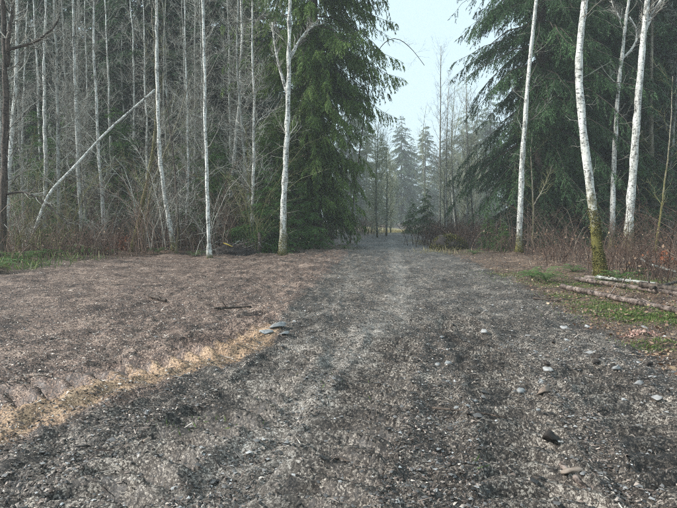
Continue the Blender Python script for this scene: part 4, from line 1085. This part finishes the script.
log((640, 268), (677, 281), 2.4, 'thin pale branch lying in the brush behind the logs', 913, 'alder_grey', 'fallen_branch', 'branch', .15, .08, .1, 2)
log((562, 470), (582, 484), 7.0, 'split brown piece of wood lying on the track front right', 914, 'log_bark', 'stick', 'stick', -.02, .01, 0, 0)

# brush pile left of the cedar
bx, by = ground_at(236, 256); bz = zat(bx, by)
pile = thing('brush_pile', 'dark heap of cut branches and roots at the edge of the clearing', 'brush pile', (bx, by, bz))
link('soil_heap', blob('soil_heap', 9, .85, .6, .36, None, 3, .6, 4.0), M['dark_stone'], pile)
n = 500; a = rng.random(n) * 2 * PI; q = np.sqrt(rng.random(n)) * 1.15
V, F = slivers(bx + np.cos(a) * q, by + np.sin(a) * q * .7, .04 + .12 * rng.random(n), .01 + .03 * rng.random(n), .01 + .02 * rng.random(n), rng, .7)
V = V - np.array([bx, by, bz]); V[:, 2] += np.repeat(.42 * np.clip(1 - (q / 1.0) ** 2, 0, 1) ** .5, 4)
link('debris', build_mesh('debris', V, F, {'tint': np.repeat(np.clip(rng.normal(.35, .25, n), 0, 1), 4)}), M['chip'], pile, kind='stuff')
for k in range(60):
    a = rng.random() * 2 * PI; p0 = np.array([rng.normal() * .55, rng.normal() * .4, .15 + .4 * rng.random()])
    d = np.array([math.cos(a), math.sin(a) * .6, rng.normal() * .35]) * (.5 + .7 * rng.random())
    q = np.stack([p0 - d * .5, p0 + rng.normal(size=3) * .05, p0 + d * .5])
    V, F, _ = tubes(q[None], (.008 + .028 * rng.random() ** 2) * np.array([[1, .85, .6]]), 6, True)
    link('branch', build_mesh('branch', V, F, {'moss': np.full(len(V), .1)}, True), M[['dark_bark', 'log_bark', 'dark_bark', 'alder_grey'][k % 4]], pile)
q = np.array([[-.38, -.78, .52], [-.2, -.8, .46], [0.02, -.82, .36]])
V, F, _ = tubes(q[None], np.array([[.022, .032, .022]]), 6, True)
o = tag(link('cut_wood', build_mesh('cut_wood', V, F, {'tint': np.random.default_rng(2).random(len(V))}, True), M['yellow_wood'], None, (bx, by, bz)), 'short bright yellow piece of freshly cut wood on the brush pile', 'wood')
q = np.array([[.45, -.3, -.05], [.47, -.3, .5], [.44, -.28, .95]])
V, F, _ = tubes(q[None], np.array([[.09, .07, .06]]), 8, True)
o = tag(link('broken_stump', build_mesh('broken_stump', V, F, {'moss': np.full(len(V), .1)}, True), M['dark_bark'], None, (bx + .6, by + .3, bz)), 'black upright snag behind the right end of the brush pile', 'stump')

# ------------------------------------------------------------------ stones
def crag(seed):
    import bmesh
    r = np.random.default_rng(seed)
    bm = bmesh.new(); bmesh.ops.create_icosphere(bm, subdivisions=2, radius=1.0)
    V = np.array([v.co[:] for v in bm.verts]); F = np.array([[v.index for v in f.verts] for f in bm.faces]); bm.free()
    for _ in range(11):                                       # broken faces: push what lies beyond a random plane back onto it
        n_ = norm(r.normal(size=3)); d_ = 0.32 + 0.38 * r.random()
        k = V @ n_ - d_; V = V - np.clip(k, 0, None)[:, None] * n_[None]
    V = V * np.array([1, .78, .6]) + r.normal(size=V.shape) * 0.045
    return build_mesh('stone', V, F, {'tint': np.clip(.5 + r.normal(size=len(V)) * .22, 0, 1)})
SM = {k: [crag(20 + i) for i in range(4)] for k in ('stone', 'dark_stone', 'brown_stone')}
for k, ms in SM.items():
    for m in ms:
        m.materials.append(M[k])
def stone(px, py, wpx, label, mat='stone', flat=1.0, i=0, name='stone', rot=None):
    bx, by = ground_at(px, py); s = .74 * wpx / FPX * by
    o = link(name, SM[mat][(i + int(px)) % 4], None, None, (bx, by, zat(bx, by) + s * .03 * flat), rng.random() * 6 if rot is None else rot, (s, s, s * flat))
    return tag(o, label, 'stone', 'loose stones on the track')
stone(641, 389, 17, 'largest pale grey stone on the right of the track', flat=.8, i=0)
stone(656, 403, 13, 'pale grey stone just right of the largest one', flat=.8, i=1)
stone(615, 402, 12, 'pale grey stone just left of the largest one', flat=.8, i=2)
stone(628, 394, 12, 'flat grey stone touching the left side of the largest one', flat=.5, i=1)
stone(565, 353, 13, 'grey stone farthest up the right of the track, below the logs', flat=.7, i=2)
stone(589, 353, 10, 'small grey stone level with the one below the logs', flat=.7, i=0)
stone(547, 371, 10, 'small grey stone in the dark gravel, left of the right-hand group', flat=.7, i=1)
stone(541, 386, 11, 'bluish grey stone in the dark gravel above the brown lump', flat=.7, i=2)
stone(522, 395, 9, 'pale small stone left of the brown lump', flat=.9, i=0)
stone(617, 373, 11, 'grey stone above the largest pale stone', flat=.9, i=2)
stone(641, 421, 11, 'grey stone half sunk below the largest pale stone', flat=.7, i=1)
stone(675, 373, 9, 'pale stone at the right margin of the track', flat=.9, i=0)
stone(673, 402, 9, 'grey stone at the right margin below the pale one', flat=.8, i=2)
stone(544, 397, 15, 'brown lump of rock on the dark gravel', 'brown_stone', .9, 1)
stone(551, 443, 19, 'black clod in a hollow at the front right of the track', 'dark_stone', 1.2, 2)
stone(648, 368, 9, 'black angular stone at the right edge of the gravel', 'dark_stone', 1.3, 0)
stone(596, 363, 12, 'black flat stone in the gravel below the logs', 'dark_stone', .7, 1)
stone(576, 465, 8, 'small pale pinkish stone beside the split wood', 'brown_stone', 1.0, 0)
stone(571, 474, 22, 'long brown stone pressed into the front right of the track', 'brown_stone', .5, 1)
stone(277, 331, 20, 'broad grey stone slab at the end of the orange clay streak', flat=.45, i=0)
stone(266, 337, 13, 'smaller grey slab at the left of the broad slab', flat=.5, i=2)
stone(284, 336, 11, 'small grey slab below the broad slab at the clay streak', flat=.5, i=1)
stone(310, 444, 10, 'bluish grey stone at the middle front of the track', flat=.6, i=0)
stone(435, 493, 10, 'pale grey stone near the bottom edge, middle right', flat=.6, i=1)
stone(375, 478, 9, 'pale small stone near the bottom edge, middle', flat=.6, i=2)
stone(193, 452, 12, 'flat grey stone left of the front tread marks', flat=.4, i=2)
stone(132, 499, 11, 'flat grey stone near the bottom left edge', flat=.5, i=0)
stone(37, 485, 10, 'grey stone near the lower left corner', flat=.6, i=1)
stone(148, 447, 10, 'tan stone below the orange clay streak', 'brown_stone', .8, 0)
stone(130, 410, 8, 'tan stone at the orange clay streak', 'brown_stone', .8, 1)
stone(34, 410, 8, 'tan lump beside the tread marks on the left', 'brown_stone', .9, 2)
stone(383, 386, 7, 'pale small stone in the middle of the track', flat=.8, i=0)
stone(482, 436, 8, 'tan lump on the track near the long stick', 'brown_stone', .8, 2)
for k in range(46):
    px, py = 430 + 240 * rng.random(), 325 + 130 * rng.random() ** 1.3
    stone(px, py, 4 + 4 * rng.random(), 'small loose stone scattered in the dark gravel on the right of the track', 'stone' if rng.random() < .75 else 'dark_stone', .6 + .4 * rng.random(), int(rng.integers(3)))
bx, by = ground_at(642, 334); bz = zat(bx, by); n = 90
V, F = slivers(bx + rng.normal(size=n) * .12, by + rng.normal(size=n) * .06, .015 + .05 * rng.random(n), .01 + .03 * rng.random(n), .01 + .03 * rng.random(n), rng, .5)
tag(link('rotten_wood', build_mesh('rotten_wood', V - np.array([bx, by, bz]), F, {'tint': np.repeat(rng.random(n), 4)}), M['rotten'], None, (bx, by, bz), kind='stuff'), 'crumbled pinkish-red rotten wood on the verge in front of the logs', 'rotten wood')

# ------------------------------------------------------------------ mist
def haze_box(x0, x1, y0, y1, z0, z1, density):
    V = np.array([[x, y, z] for z in (z0, z1) for y in (y0, y1) for x in (x0, x1)])
    F = np.array([[0, 2, 3, 1], [4, 5, 7, 6], [0, 1, 5, 4], [2, 6, 7, 3], [0, 4, 6, 2], [1, 3, 7, 5]])
    m = bpy.data.materials.new('haze'); m.use_nodes = True; N = m.node_tree.nodes
    N.remove(N['Principled BSDF'])
    v = N.new('ShaderNodeVolumePrincipled'); v.inputs['Color'].default_value = (0.90, 0.96, 1.0, 1); v.inputs['Density'].default_value = density
    v.inputs['Anisotropy'].default_value = 0.0
    m.node_tree.links.new(v.outputs[0], N['Material Output'].inputs['Volume'])
    link('haze', build_mesh('haze', V, F), m, kind='stuff')
haze_box(-440, 440, -40, 440, -2.0, 58, 0.0013)
for o in C.objects:
    if 'used' in o:
        del o['used']
